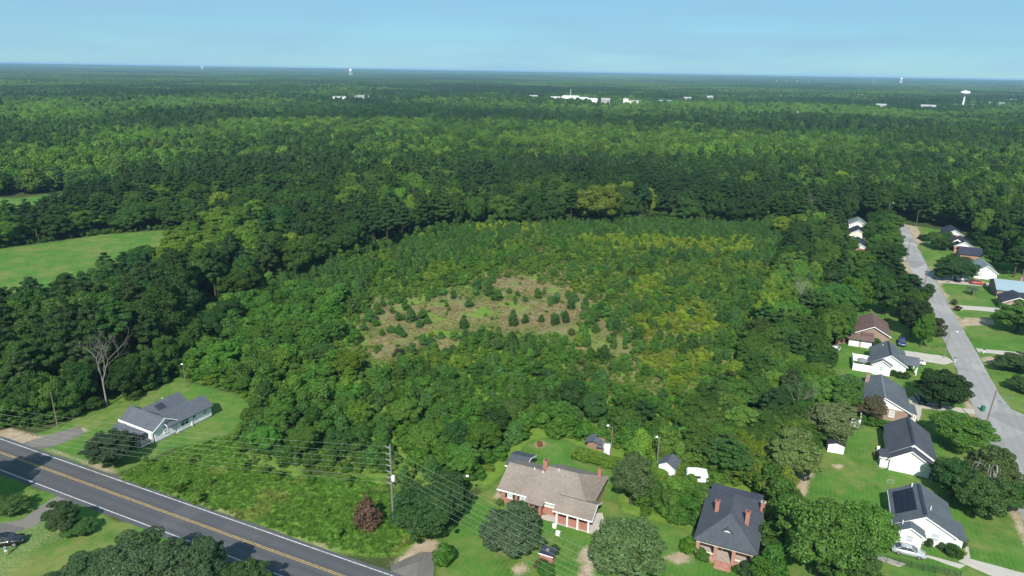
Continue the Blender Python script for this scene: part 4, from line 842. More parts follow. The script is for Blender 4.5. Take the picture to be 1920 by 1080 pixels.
# wire mesh fence in the bottom right corner
a, b_ = U(1640, 1050), U(1800, 1085); h = thing('chain_link_fence', 'low dark chain link fence along the bottom yard below the silver sedan', 'fence')
d = math.hypot(b_[0] - a[0], b_[1] - a[1]); n = 7
for i in range(n + 1):
    t = i / n; X, Y = a[0] + (b_[0] - a[0]) * t, a[1] + (b_[1] - a[1]) * t; MB().tube((X, Y, 0), (X, Y, 1.25), .035, .035, 6).build('fence_post', dark_metal, h)
m_ = MB(); m_.tube((a[0], a[1], 1.2), (b_[0], b_[1], 1.2), .025, None, 5); m_.build('top_rail', dark_metal, h)
m_ = MB()
for i in range(90):
    for s_ in (0, 1):
        t0 = i / 90; t1 = min(1, t0 + .1); t0, t1 = (t0, t1) if s_ else (t1, t0)
        p0 = Vector((a[0] + (b_[0] - a[0]) * t0, a[1] + (b_[1] - a[1]) * t0, .05)); p1 = Vector((a[0] + (b_[0] - a[0]) * t1, a[1] + (b_[1] - a[1]) * t1, 1.2)); m_.tube(p0, p1, .006, None, 3)
tag(m_.build('wire_mesh', dark_metal, h), kind='stuff')

def bin_(label, loc, mat, s=1.0):
    h = thing('wheelie_bin', label, 'bin', (loc[0], loc[1], 0), R(20)); m_ = MB(); loft(m_, [[(-.28 * k, -.3 * k, z), (.28 * k, -.3 * k, z), (.28 * k, .3 * k, z), (-.28 * k, .3 * k, z)] for k, z in ((.85, .05), (1, 1.0))]); m_.build('bin_body', mat, h)
    m_ = MB(); m_.slab([(-.31, -.34, 1.06), (.31, -.34, 1.06), (.31, .34, 1.12), (-.31, .34, 1.12)], .06); m_.build('lid', mat, h); [wheel(h, -.2, s_ * .27, .12, .06) for s_ in (-1, 1)]; h.scale = (s, s, s)
bin_('green wheeled bin at the street edge by the leaning pole', U(1842, 771), green_plastic, 1.15)
bin_('green wheeled bin behind the charcoal-roofed white house', (19.4, 135.6), green_plastic, 1.1)
bin_('dark blue bin at the street edge in the lower right', U(1914, 922), plain('dark_blue_plastic', (.02, .05, .09), .5, .4), 1.1)
def mailbox(label, loc):
    h = thing('mailbox', label, 'mailbox', (loc[0], loc[1], 0)); m_ = MB(); m_.box(-.06, .06, -.06, .06, 0, 1.05); m_.build('mailbox_post', white_paint, h)
    m_ = MB(); m_.prism([(-.12, 1.05), (.12, 1.05), (.12, 1.2), (.07, 1.3), (-.07, 1.3), (-.12, 1.2)], 'x', -.3, .3); m_.build('box', dark_metal, h)
mailbox('black mailbox on white post beside the narrow east drive', U(1844, 663)); mailbox('black mailbox on post at the dark house drive', U(1802, 583)); mailbox('black mailbox on post at the west street edge below the lamp', U(1790, 679)); mailbox('mailbox on white post by the leaning pole', U(1844, 838)); mailbox('white mailbox post on the west lawn below the round tree', U(1877, 680))
# patio things behind the houses
h = thing('patio_umbrella', 'grey patio umbrella inside the white yard fence', 'umbrella', (17.9, 180.6, 0)); MB().tube((0, 0, 0), (0, 0, 2.35), .03).build('pole_shaft', grey_pole, h); MB().lathe([(0, 2.5), (.7, 2.3), (1.35, 1.95), (1.36, 1.9), (.7, 2.24), (0, 2.44)], n=8).build('canopy', plain('grey_canvas', (.2, .2, .24), .9, .1), h)
h = thing('patio_table', 'dark patio table under the grey umbrella', 'table', (17.9, 180.6, 0)); MB().lathe([(.04, .70), (.6, .70), (.6, .74), (.04, .74)], n=12).build('table_top', dark_metal, h); [MB().tube((.45 * math.cos(k), .45 * math.sin(k), 0), (.4 * math.cos(k), .4 * math.sin(k), .7), .03).build('leg', dark_metal, h) for k in (.7, 2.3, 3.9, 5.4)]
h = thing('covered_grill', 'dark covered grill against the house wall inside the white fence', 'grill', (19.5, 180.2, 0)); MB().lathe([(.0, 1.2), (.35, 1.1), (.5, .8), (.45, .1), (.0, .1)], n=8).build('grill_cover', dark_metal, h, True); [MB().tube((.3 * c, .3 * s_, 0), (.3 * c, .3 * s_, .12), .03).build('leg', dark_metal, h) for c, s_ in ((1, 1), (-1, 1), (1, -1), (-1, -1))]
h = thing('patio_table', 'round rust-red patio table behind the charcoal-roofed house', 'table', (18.7, 134.6, 0)); MB().lathe([(.03, .72), (.6, .72), (.6, .77), (.03, .77)], n=12).build('table_top', rust, h); MB().tube((0, 0, 0), (0, 0, .72), .05).build('leg', rust, h)
h = thing('garden_chair', 'white plastic garden chair behind the charcoal-roofed house', 'chair', (19.3, 137.2, 0), R(30)); m_ = MB(); m_.box(-.3, .3, -.3, .3, .4, .45); m_.build('seat', white_paint, h); m_ = MB(); m_.box(-.3, .3, .26, .31, .45, 1.0); m_.build('backrest', white_paint, h); [MB().tube((.26 * c, .26 * s_, 0), (.26 * c, .26 * s_, .4), .03).build('leg', white_paint, h) for c, s_ in ((1, 1), (-1, 1), (1, -1), (-1, -1))]
h = thing('fire_pit', 'rusty fire drum on a bare patch behind the ranch house', 'fire pit', (*U(1012, 836), 0)); MB().lathe([(0, .02), (.5, .02), (.52, .5), (.5, .85), (.44, .85), (.42, .2), (0, .2)], n=12).build('drum', rust, h); [MB().lathe([(0, 0), (.22, .02), (.2, .2), (0, .26)], (.9 * math.cos(k), .9 * math.sin(k), 0), 6).build('ring_stone', wood, h) for k in np.linspace(0, 5.5, 7)]
for px_, py_, lb in ((1040, 989, 'white concrete block on the lawn before the ranch porch'), (1046, 1003, 'pale green utility box on the lawn before the ranch carport'), (1482, 884, 'white tank post at the foot of the olive tree')):
    x, y = U(px_, py_); h = thing('utility_box', lb, 'utility box', (x, y, 0)); m_ = MB(); m_.box(-.3, .3, -.25, .25, 0, .55); m_.build('box_body', white_paint, h); m_ = MB(); m_.box(-.34, .34, -.29, .29, .55, .62); m_.build('lid', white_paint, h)
x, y = U(1567, 660); h = thing('flat_trailer', 'small white flat trailer on the lawn edge by the trees', 'trailer', (x - 2.0, y - 2.2, 0), R(70)); m_ = MB(); m_.box(-1.4, 1.4, -.75, .75, .45, .55); m_.build('trailer_bed', white_paint, h); m_ = MB(); [m_.box(-1.4, 1.4, s_ * .75 - .03, s_ * .75 + .03, .55, .95) for s_ in (-1, 1)]; m_.build('side_rail', white_paint, h); [wheel(h, 0, s_ * .8, .3, .18) for s_ in (-1, 1)]; m_ = MB(); m_.tube((1.4, 0, .5), (2.4, 0, .45), .05); m_.build('hitch', dark_metal, h)
x, y = U(1566, 742); shed('small white storage box under the bright green tree behind the brick house', x - 1.5, y + .5, 2.2, 1.6, 1.2, .25, white_siding, roof_grey, R(20), 'storage_box', 'storage box')
for px_, py_, lb in ((1886, 763, 'green street sign post at the corner right of the street'),):
    x, y = U(px_, py_); h = thing('street_sign', lb, 'sign', (x, y, 0)); MB().tube((0, 0, 0), (0, 0, 2.6), .04).build('sign_post', grey_pole, h); m_ = MB(); m_.box(-.4, .4, -.02, .02, 2.35, 2.6); m_.build('sign_plate', green_plastic, h)

# ------------------------------------------------------------------ plants: shapes
def leaf_mesh(name, C, Nn, a, b, g, mat, extra=None):
    """one small rhombic leaf spray per row; C centres, Nn directions they face, a/b half sizes"""
    n = len(C); Nn = Nn / np.maximum(np.linalg.norm(Nn, axis=1, keepdims=True), 1e-6)
    t = g.normal(size=(n, 3)); T = np.cross(Nn, t); T /= np.maximum(np.linalg.norm(T, axis=1, keepdims=True), 1e-6); B = np.cross(Nn, T)
    a = np.asarray(a).reshape(-1, 1) * g.uniform(.55, 1.5, (n, 1)); b = np.asarray(b).reshape(-1, 1) * g.uniform(.7, 1.35, (n, 1))
    V = np.stack([C - T * a, C - B * b, C + T * a + Nn * a * .25, C + B * b], 1).reshape(-1, 3)
    return quads(name, V, mat, extra)
def quads(name, V, mat, extra=None):
    me = bpy.data.meshes.new(name); F_ = np.arange(len(V), dtype=np.int32); m1 = 0; fi = None
    if extra is not None:
        ev = np.array(extra.v, dtype=float).reshape(-1, 3); ef = [f for f in extra.f]; m1 = len(ef)
        loops = np.concatenate([F_, np.array([i + len(V) for f in ef for i in f], dtype=np.int32)]); starts = np.concatenate([np.arange(0, len(V), 4), len(V) + np.concatenate([[0], np.cumsum([len(f) for f in ef])[:-1]])]).astype(np.int32); V = np.concatenate([V, ev])
    else: loops = F_; starts = np.arange(0, len(V), 4, dtype=np.int32)
    me.vertices.add(len(V)); me.vertices.foreach_set('co', V.astype(np.float32).ravel()); me.loops.add(len(loops)); me.loops.foreach_set('vertex_index', loops)
    me.polygons.add(len(starts)); me.polygons.foreach_set('loop_start', starts); me.materials.append(mat)
    if m1: me.materials.append(bark); mi = np.zeros(len(starts), np.int32); mi[-m1:] = 1; me.polygons.foreach_set('material_index', mi)
    me.update(); return me
def sph(g, n):
    d = g.normal(size=(n, 3)); return d / np.linalg.norm(d, axis=1, keepdims=True)
def blobs_leaves(g, cents, rads, k, out0, flat=.85, jit=.65, inner=.12):
    """leaves around each clump, facing away from the crown's middle"""
    Cs, Ns = [], []
    for c, r in zip(cents, rads):
        n = int(k * (r / np.mean(rads)) ** 1.6) + 6
        o = c - out0; o = o / max(np.linalg.norm(o), 1e-6)
        d = sph(g, n * 2); d = d[(d @ o > -.55) | (g.uniform(size=len(d)) < .35)][:n]
        rr = np.where(g.uniform(size=len(d)) < inner, g.uniform(.3, .8, len(d)), g.uniform(.82, 1.12, len(d)))
        Cs.append(c + d * (r * rr)[:, None] * np.array([1, 1, flat])); Ns.append(d + o * .35 + np.array([0, 0, .25]) + g.normal(size=d.shape) * jit)
    return np.concatenate(Cs), np.concatenate(Ns)
def trunk_mb(g, Hn, top, r, nb, spread, z0=.35):
    t = MB(); pts = [(0, 0, -.2)]; 
    for i in range(1, 5): pts.append((g.normal() * .12 * i * .6, g.normal() * .12 * i * .6, top * i / 4))
    t.path(pts, [r * (1 - .72 * i / 4) for i in range(5)], 7)
    for i in range(nb):
        zz = top * g.uniform(z0, .95); an = g.uniform(0, 6.28); k = min(3, int(zz / top * 4)); f = zz / top * 4 - k; p = np.array(pts[k]) * (1 - f) + np.array(pts[k + 1]) * f
        L_ = spread * g.uniform(.5, .95); e = p + np.array([math.cos(an) * L_, math.sin(an) * L_, L_ * g.uniform(.35, .9)]); md_ = (p + e) / 2 + np.array([0, 0, -.08 * L_])
        t.path([tuple(p), tuple(md_), tuple(e)], [r * .38, r * .26, r * .08], 5)
    return t
def broadleaf(seed, Hn=12., Rn=4.5, nb=50, k=340, lf=.175, low=.16, shape=1.0):
    g = np.random.default_rng(seed); zc = Hn * (.5 + low / 2); rz = Hn * (.5 - low / 2)
    cents, rads = [], []; lob = sph(g, 7); lw = g.uniform(.72, 1.12, 7)
    for i in range(nb):
        y = 1 - 2 * (i + .5) / nb; ph = i * 2.39996 + g.uniform(-.4, .4); s_ = math.sqrt(1 - y * y); d = np.array([s_ * math.cos(ph), s_ * math.sin(ph), y])
        m_ = lw[np.argmax(lob @ d)]; q = g.uniform(.52, .98) * m_
        if y < -.75: q *= .7
        rb = Rn * g.uniform(.19, .34) * (1 if y > -.3 else .85)
        wide = 1.0 if y < .2 else shape
        cents.append(np.array([d[0] * Rn * q * wide, d[1] * Rn * q * wide, zc + d[2] * rz * q])); rads.append(rb)
    for i in range(22):      # sprigs that break the outline
        d = sph(g, 1)[0]; d[2] = abs(d[2]) if d[2] < -.4 else d[2]; q = g.uniform(.92, 1.12) * lw[np.argmax(lob @ d)]; cents.append(np.array([d[0] * Rn * q, d[1] * Rn * q, zc + d[2] * rz * q])); rads.append(Rn * g.uniform(.08, .16))
    for i in range(max(3, nb // 6)):
        d = sph(g, 1)[0]; cents.append(np.array([d[0] * Rn * .3, d[1] * Rn * .3, zc + d[2] * rz * .3])); rads.append(Rn * .36)
    C, Nn = blobs_leaves(g, cents, rads, k, np.array([0, 0, zc - rz * .3]))
    return leaf_mesh('broadleaf_crown', C, Nn, lf, lf * .62, g, leaf), trunk_mb(g, Hn, Hn * .72, .028 * Hn, 7, Rn * .6)
def pine(seed, Hn=18., Rn=3.6, k=130, lf=.28, base=.42, lv=9):
    g = np.random.default_rng(seed); cents, rads = [], []; t = MB(); ang = g.uniform(0, 6)
    pts = [(g.normal() * .1 * i * .5, g.normal() * .1 * i * .5, Hn * .97 * i / 5) for i in range(6)]; pts[0] = (0, 0, -.2); t.path(pts, [.27, .23, .19, .14, .09, .03], 7)
    for l_ in range(lv):
        f = l_ / (lv - 1); z = Hn * (base + (.98 - base) * f); prof = (1 - f) ** .62 * (.72 + .28 * min(1, f * 3.5)); nbr = 6 if f < .8 else 4
        for i in range(nbr):
            ang += 2.4 + g.uniform(-.5, .5); L_ = Rn * prof * g.uniform(.55, 1.1) + .25
            if g.uniform() < .12: continue
            e = np.array([math.cos(ang) * L_, math.sin(ang) * L_, z + L_ * g.uniform(-.02, .32)])
            t.path([(0, 0, z - .2), tuple(e * np.array([.6, .6, 1]) - np.array([0, 0, .1])), tuple(e)], [.06, .045, .02], 4)
            for q in ((.95, .62), (.55, .52)) if L_ > 1.3 else ((.8, .55),):
                c = np.array([e[0] * q[0], e[1] * q[0], z + (e[2] - z) * q[0]]) + g.normal(size=3) * .15
                cents.append(c); rads.append(max(.55, min(1.15, q[1] * (.55 + L_ * .22))))
    C, Nn = blobs_leaves(g, cents, rads, k, np.array([0, 0, Hn * .5]), .68, .8)
    return leaf_mesh('pine_crown', C, Nn, lf, lf * .3, g, leaf), t
def young_pine(seed, Hn=5., Rn=1.55, k=42, lf=.22, lv=9):
    g = np.random.default_rng(seed); C, Nn = [], []; t = MB(); t.tube((0, 0, -.1), (0, 0, Hn * .95), .075, .02, 5)
    for l_ in range(lv):
        f = l_ / (lv - 1); z = Hn * (.06 + .86 * f); nbr = 7 if f < .7 else 5
        for i in range(nbr):
            an = i * 2 * math.pi / nbr + l_ * .8 + g.uniform(-.3, .3); L_ = Rn * min(1, .55 + f * 2.2) * (1 - f) ** .62 * g.uniform(.6, 1.2) + .12; m_ = int(k * (.35 + L_ / Rn))
            s_ = g.uniform(.15, 1.05, m_); dirv = np.array([math.cos(an), math.sin(an), .42]); p = np.array([0, 0, z]) + dirv * (L_ * s_)[:, None] + g.normal(size=(m_, 3)) * .15
            C.append(p); Nn.append(np.array([math.cos(an), math.sin(an), 1.0]) + g.normal(size=(m_, 3)) * .7)
    C.append(np.array([0, 0, Hn * .97]) + g.normal(size=(10, 3)) * np.array([.08, .08, .25])); Nn.append(sph(g, 10))
    return leaf_mesh('young_pine', np.concatenate(C), np.concatenate(Nn), lf, lf * .38, g, leaf, t)
def bush(seed, Hn=5., Rn=2., nb=26, k=120, lf=.18, colm=.0):
    g = np.random.default_rng(seed); cents, rads = [], []
    for i in range(nb):
        f = g.uniform(0, 1) ** .8; z = Hn * (.1 + .8 * f); w = Rn * (math.sin(math.pi * min(1, .22 + f * .70)) ** .8) * (1 - colm * f) * g.uniform(.2, .88); an = g.uniform(0, 6.28)
        cents.append(np.array([math.cos(an) * w, math.sin(an) * w, z])); rads.append(Rn * g.uniform(.26, .44))
    C, Nn = blobs_leaves(g, cents, rads, k, np.array([0, 0, Hn * .3]))
    t = MB(); t.tube((0, 0, -.1), (0, 0, Hn * .6), .07, .03, 5)
    return leaf_mesh('bush', C, Nn, lf, lf * .6, g, leaf, t)
def crown_lo(seed, Hn, Rn, nb, k, lf, base, conical):
    g = np.random.default_rng(seed); cents, rads = [], []
    for i in range(nb):
        f = (i + .5) / nb; an = i * 2.4 + g.uniform(-.5, .5); z = Hn * (base + (1 - base) * f * .96)
        w = Rn * ((1 - f) ** .6 if conical else math.sin(math.pi * (.18 + .78 * f)) ** .7) * g.uniform(.3, .85)
        cents.append(np.array([math.cos(an) * w, math.sin(an) * w, z])); rads.append(Rn * g.uniform(.3, .46) * (.75 if conical else 1))
    C, Nn = blobs_leaves(g, cents, rads, k, np.array([0, 0, Hn * (base + 1) * .42]), .8 if not conical else .65)
    t = MB(); t.tube((0, 0, -.2), (0, 0, Hn * .8), .2, .06, 5)
    return leaf_mesh('low_crown', C, Nn, lf, lf * (.62 if not conical else .36), g, leaf, t)

BL = [broadleaf(11 + i, shape=(1.0, .8, 1.1, .9, 1.0, .75)[i]) for i in range(6)]
BL = [(c, t.mesh('broadleaf_trunk', bark)) for c, t in BL]
PN = [pine(31 + i, base=(.40, .5, .34, .46, .55)[i]) for i in range(5)]; PN = [(c, t.mesh('pine_trunk', bark)) for c, t in PN]
YP = [young_pine(51 + i, Rn=(1.55, 1.3, 1.8, 1.5)[i]) for i in range(4)]
BU = [bush(71 + i, colm=(0, .3, .55, .15, .6)[i]) for i in range(5)]
BLO = [crown_lo(91 + i, 12., 4.5, 26, 110, .40, .22, False) for i in range(3)]; PLO = [crown_lo(95 + i, 18., 3.6, 30, 70, .55, .36, True) for i in range(3)]
YLO = [young_pine(101 + i, k=10, lf=.36, lv=7) for i in range(2)]; ULO = [bush(105 + i, nb=14, k=36, lf=.34, colm=.3 * i) for i in range(3)]
def tuft(seed, n=80):
    g = np.random.default_rng(seed); V = []
    for i in range(n):
        an, rr = g.uniform(0, 6.28), g.uniform(0, .5); p = np.array([math.cos(an) * rr, math.sin(an) * rr, 0]); h_ = g.uniform(.35, 1.0); ln = g.normal(size=2) * .28; a2 = g.uniform(0, 6.28); w = np.array([math.cos(a2), math.sin(a2), 0]) * .028
        tip = p + np.array([ln[0], ln[1], h_]); md_ = p + np.array([ln[0] * .35, ln[1] * .35, h_ * .6]); V += [p - w, p + w, md_ + w * .8, tip]
    return quads('grass_tuft', np.array(V), leaf)
TF = [tuft(111), tuft(112)]
def patch(seed, size, nt_, lf):
    """a piece of distant canopy: many small rough crowns"""
    g = np.random.default_rng(seed); Cs, Ns = [], []
    for i in range(nt_):
        x, y = g.uniform(-size / 2, size / 2, 2); Hh = g.uniform(11, 19); r = g.uniform(3.0, 5.5) * lf / 1.6
        d = sph(g, 26); d[:, 2] = np.abs(d[:, 2]) * 1.0 - .25; Cs.append(np.array([x, y, Hh - r]) + d * r * np.array([1, 1, 1.05])); Ns.append(d + g.normal(size=d.shape) * .4)
    return leaf_mesh('canopy_patch', np.concatenate(Cs), np.concatenate(Ns), lf, lf * .7, g, leaf)
CP = [patch(121 + i, 110, 190, 1.7) for i in range(3)]; CF = [patch(131 + i, 330, 420, 4.2) for i in range(3)]

G_ = np.random.default_rng(2024)
def plant(o, tint): o['tint'] = [float(x) for x in tint]; return o
def jt(t, a=.12):
    k = 1 + G_.normal() * a; return (t[0] * k * (1 + G_.normal() * .07), t[1] * k, t[2] * k * (1 + G_.normal() * .08))
NB = [0]
def tree(name, label, x, y, Hh, Rr, tint, proto, Hn, Rn, cat='tree', group=None, rz=None, trunk_mat=None):
    o = thing(name, label, cat, (x, y, 0), G_.uniform(0, 6.28) if rz is None else rz, group); o.scale = (Rr / Rn, Rr / Rn, Hh / Hn)
    link('trunk', proto[1], o); plant(link('crown', proto[0], o), tint); NB[0] += 1
    return o
def bl(label, x, y, Hh, Rr, tint, group=None, v=None, name='broadleaf_tree'): return tree(name, label, x, y, Hh, Rr, jt(tint, .05), BL[int(G_.integers(len(BL))) if v is None else v], 12., 4.5, 'tree', group)
def pn(label, x, y, Hh, Rr, tint, group=None, v=None, name='pine_tree'): return tree(name, label, x, y, Hh, Rr, jt(tint, .05), PN[int(G_.integers(len(PN))) if v is None else v], 18., 3.6, 'tree', group)
def single(name, label, me, x, y, sx, sz, tint, cat, group=None):
    o = link(name, me, None, (x, y, 0), G_.uniform(0, 6.28), (sx, sx, sz)); plant(o, tint); return tag(o, label, cat, group)
DK = (.043, .098, .022); MD = (.070, .152, .026); BR = (.122, .230, .036); OL = (.098, .150, .036); YG = (.185, .270, .032); PI = (.041, .088, .028); YPI = (.078, .170, .044); GOLD = (.205, .285, .030); GRN = (.076, .185, .027)

# ------------------------------------------------------------------ garden trees and shrubs, one by one
occ = []
def at(px, py): return U(px, py)
def T(px, py, Hh, Rr, tint, label, kind='b', v=None):
    tint = tuple(c * 1.38 for c in tint)
    x, y = U(px, py); occ.append((x, y, Rr))
    if kind == 'b': return bl(label, x, y, Hh, Rr, tint, v=v)
    if kind == 'p': return pn(label, x, y, Hh, Rr, tint, v=v)
    if kind == 's': return single('shrub', label, BU[v if v is not None else int(G_.integers(len(BU)))], x, y, Rr / 2., Hh / 5., tint, 'shrub')
T(214, 872, 6.6, 4.6, (.030, .058, .026), 'round dark evergreen tree in front of the blue house porch', v=0)
T(958, 1040, 8.2, 4.7, (.062, .100, .048), 'round grey-green tree before the front steps of the ranch house', v=0)
T(1168, 1092, 10.5, 4.8, (.072, .125, .044), 'full oval tree on the lawn right of the ranch carport', v=2)
T(1182, 945, 9.5, 3.4, (.062, .108, .040), 'tall narrow grey-green tree between ranch lawn and thicket', v=5)
T(1532, 1078, 12.5, 5.6, (.070, .138, .030), 'large bushy green tree right of the bungalow', v=2); T(1612, 1046, 9.5, 4.7, (.078, .150, .028), 'round bright green tree between bungalow and solar house', v=0)
T(1585, 1100, 8.0, 4.2, (.045, .095, .026), 'lower dark tree in front of the two big bungalow trees', v=3)
T(1478, 902, 9.8, 5.0, (.105, .155, .050), 'round olive green tree at the edge of the big lawn', v=0); T(1548, 830, 9.0, 4.6, (.100, .135, .055), 'spreading pale olive tree beside the white garden shed', v=3); T(1575, 772, 8.6, 4.3, (.055, .135, .028), 'dense bright green tree behind the chimney car', v=0)
T(1627, 788, 5.6, 2.9, (.075, .070, .042), 'purple-brown crape myrtle against the brick gable house', v=3)
T(1762, 764, 8.6, 6.2, (.026, .056, .020), 'large dark round oak between two drives west of the street', v=0); T(1794, 838, 7.2, 5.6, (.058, .125, .026), 'wide mid green tree by the leaning pole', v=3)
T(1784, 930, 7.0, 4.1, (.030, .075, .022), 'dark round tree right of the charcoal-roofed house', v=0); T(1826, 965, 7.6, 4.0, (.045, .090, .028), 'broad tree below the grey mossy tree', v=4)
mo = T(1853, 930, 9.2, 3.9, (.060, .090, .032), 'ragged tree hung with pale grey dead sprays by the street', v=3); T(1882, 955, 5.5, 3.4, (.050, .105, .026), 'low green tree at the lawn corner right of the mossy tree', v=1)
g = np.random.default_rng(5); Vs = []
for i in range(110):
    p = np.array([-1.0 + g.normal() * .9, -2.2 + g.normal() * .7, 8.0 + g.normal() * .8]); an = g.uniform(0, 6.28); o2 = np.array([math.cos(an), math.sin(an) - .3, 0]) * g.uniform(.6, 2.0); w = np.array([g.normal(), g.normal(), .2]) * .06
    q1 = p + o2 * .7 + np.array([0, 0, .3]); q2 = p + o2 - np.array([0, 0, g.uniform(.8, 2.8)]); Vs += [p - w, p + w, q1 + w, q1 - w, q1 - w, q1 + w, q2 + w, q2 - w]
plant(link('dead_sprays', quads('dead_sprays', np.array(Vs), leaf), mo), (.32, .31, .28))
T(1790, 527, 9.0, 6.2, (.034, .080, .026), 'broad dark oak before the low dark-roofed house east of the street', v=2); T(1765, 526, 5.0, 2.6, (.036, .085, .026), 'smaller dark tree at the left foot of the broad street oak', v=0)
T(1906, 622, 9.0, 7.0, (.060, .130, .025), 'large bright green tree cut by the right picture edge', v=0); T(1898, 695, 4.4, 4.8, (.050, .085, .030), 'spreading low bush on the east lawn below the narrow drive', v=3); T(1918, 735, 3.6, 3.4, (.050, .09, .03), 'low bush at the right edge of the east lawn', v=1)
T(1924, 572, 4.0, 2.6, MD, 'small shrub tree beside the drive at the right edge', v=1)
T(800, 1006, 8.4, 4.6, (.036, .078, .024), 'dense dark tree beside the tall grey pole', v=2); T(766, 982, 5.0, 2.4, (.045, .09, .026), 'leafy tree just right of the tall grey pole', v=1); T(838, 968, 7.5, 3.8, (.034, .074, .024), 'dark tree behind the wooded street lamp', v=0)
T(120, 998, 5.0, 2.7, (.050, .085, .032), 'small lone tree on the verge south of the highway', v=3)
for i, (px, py, Hh, Rr, v, lb) in enumerate([(112, 1128, 4.2, 3.0, 3, 'low grey-green cedar at the left end of the clump south of the highway'), (185, 1118, 6.8, 4.0, 0, 'grey-green cedar in the clump south of the highway, second from the left'), (265, 1110, 8.4, 4.3, 2, 'tallest grey-green cedar of the clump south of the highway'), (330, 1112, 7.6, 3.8, 1, 'grey-green cedar of the clump nearest the highway shadow'), (392, 1106, 8.6, 3.0, 5, 'tall green cedar at the right end of the clump')]): T(px, py, Hh, Rr, (.056, .092, .042), lb, v=v)
for (x, y), Hh, Rr, lb in (((-120.5, 51.0), 14.0, 3.8, 'tall tree past the left edge whose shade falls over the highway'), ((-124.5, 47.5), 15.0, 4.2, 'tallest tree past the left edge south of the highway'), ((-117.0, 52.5), 8.0, 2.6, 'lower tree past the left edge south of the highway')): bl(lb, x, y, Hh, Rr, MD)
T(20, 962, 2.6, 2.6, (.045, .10, .024), 'low leafy bush in shade at the left edge south of the highway', v=1); T(150, 1002, 2.2, 2.2, (.05, .11, .028), 'low rounded bush just below the lone verge tree', v=3)
T(460, 1125, 5.6, 3.2, (.045, .08, .03), 'small tree at the lower edge beside the road shadow', v=4)
x, y = U(1821, 553); h = thing('palm_tree', 'short palm with arching grey-green fronds alone on the east lawn', 'palm', (x, y, 0)); MB().tube((0, 0, -.1), (.05, 0, 2.3), .38, .3, 9).build('trunk', bark, h); Vs = []
for i in range(30):
    an = i * 2.4; el = .2 + .9 * (i / 30); d = np.array([math.cos(an), math.sin(an), 0]); pv = np.array([.05, 0, 2.3]); n_ = 9
    for j in range(n_):
        s_ = (j + 1) / n_; q = np.array([.05, 0, 2.3]) + d * (2.4 * s_ * math.cos(el * .5)) + np.array([0, 0, 2.6 * s_ * math.sin(el) - 2.3 * s_ * s_ * (.6 + .4 * math.cos(el))]); w = np.cross(d, [0, 0, 1]) * (.34 * math.sin(math.pi * (.12 + .85 * s_)))
        Vs += [pv, q - w - np.array([0, 0, .12]), q + d * .12, q + w - np.array([0, 0, .12])]; pv = q
plant(link('fronds', quads('palm_fronds', np.array(Vs), leaf), h), (.125, .17, .11))
for px, py, Hh, Rr, tint, lb, v in [(832, 1062, 3.6, 1.75, (.062, .16, .022), 'bright green rounded shrub by the asphalt apron', 0), (1291, 1038, 2.8, 1.5, (.085, .19, .02), 'vivid yellow-green shrub left of the bungalow porch', 0), (1316, 1049, 1.7, 1.2, (.060, .15, .022), 'clipped green shrub in front of the bungalow porch', 3), (1382, 1073, 1.2, .8, MD, 'small shrub at the bungalow steps', 1), (1398, 1078, 2.0, 1.5, (.04, .085, .03), 'dark shrub at the bungalow right porch corner', 0),
                            (978, 955, 1.5, 1.0, (.075, .15, .025), 'small bright shrub under the ranch window', 0), (938, 948, 1.3, .8, OL, 'small shrub at the left corner of the ranch house', 1), (1022, 1078, 2.0, 1.5, (.05, .14, .022), 'bright shrub below the tiny pump house', 3), (1013, 1063, 1.2, 1.2, (.12, .085, .055), 'dry brown shrub beside the tiny pump house', 1), (1039, 1040, 1.6, .9, (.045, .09, .025), 'dark shrub behind the tiny pump house', 0),
                            (1674, 705, 1.5, 1.05, DK, 'clipped dark ball shrub left of three by the white house', 0), (1686, 708, 1.5, 1.05, DK, 'clipped dark ball shrub in the middle of three by the white house', 0), (1698, 710, 1.6, 1.15, DK, 'clipped dark ball shrub right of three by the white house', 0), (1786, 1040, 1.7, 1.35, DK, 'dark clipped shrub before the solar house front', 0), (1741, 1026, 1.6, .75, (.06, .09, .04), 'thin young shrub at the solar house wall', 2), (1765, 1031, 1.3, .7, (.06, .1, .035), 'small shrub at the solar house wall', 1), (1799, 1022, 1.7, 1.1, DK, 'dark shrub at the solar house right corner', 0), (1802, 1040, .9, .7, YG, 'low yellow-green plant at the solar house walk', 0),
                            (1640, 652, 2.6, 1.7, (.05, .115, .025), 'rounded bush between the brown shed and the brick house', 0), (1890, 600, 2.2, 1.6, DK, 'dark shrub on the dark house drive', 0), (1795, 582, 1.6, 1.2, (.09, .06, .045), 'red-brown shrub at the end of the dark house drive', 1), (1788, 572, 2.0, 1.1, (.08, .09, .05), 'wispy shrub at the street edge of the palm lawn', 2), (1738, 560, 5.0, 2.2, DK, 'dark shrubby tree leaning over the street edge', 0), (1753, 628, 5.0, 2.8, (.06, .075, .03), 'brownish round shrub at the street edge below the tall trees', 0),
                            (500, 768, 6.6, 2.9, (.038, .085, .022), 'dense dark shrub at the right end of the blue house lawn', 1), (748, 668, 1.9, 1.7, (.05, .055, .036), 'grey-brown bush at the lower left of the clearing', 0), (508 / 3 + 640, 360 + 815 / 3, 1.6, 1.0, (.26, .23, .03), 'single bright yellow bush in the clearing', 0), (1735, 452, 3.0, 2.2, DK, 'dark shrub by the sandy street end', 0), (1725, 448, 2.2, 1.4, (.09, .06, .045), 'red-brown bush at the sandy street end', 1)]:
    x, y = U(px, py); single('shrub', lb, BU[v], x, y, Rr / 2., Hh / 5., tint, 'shrub')
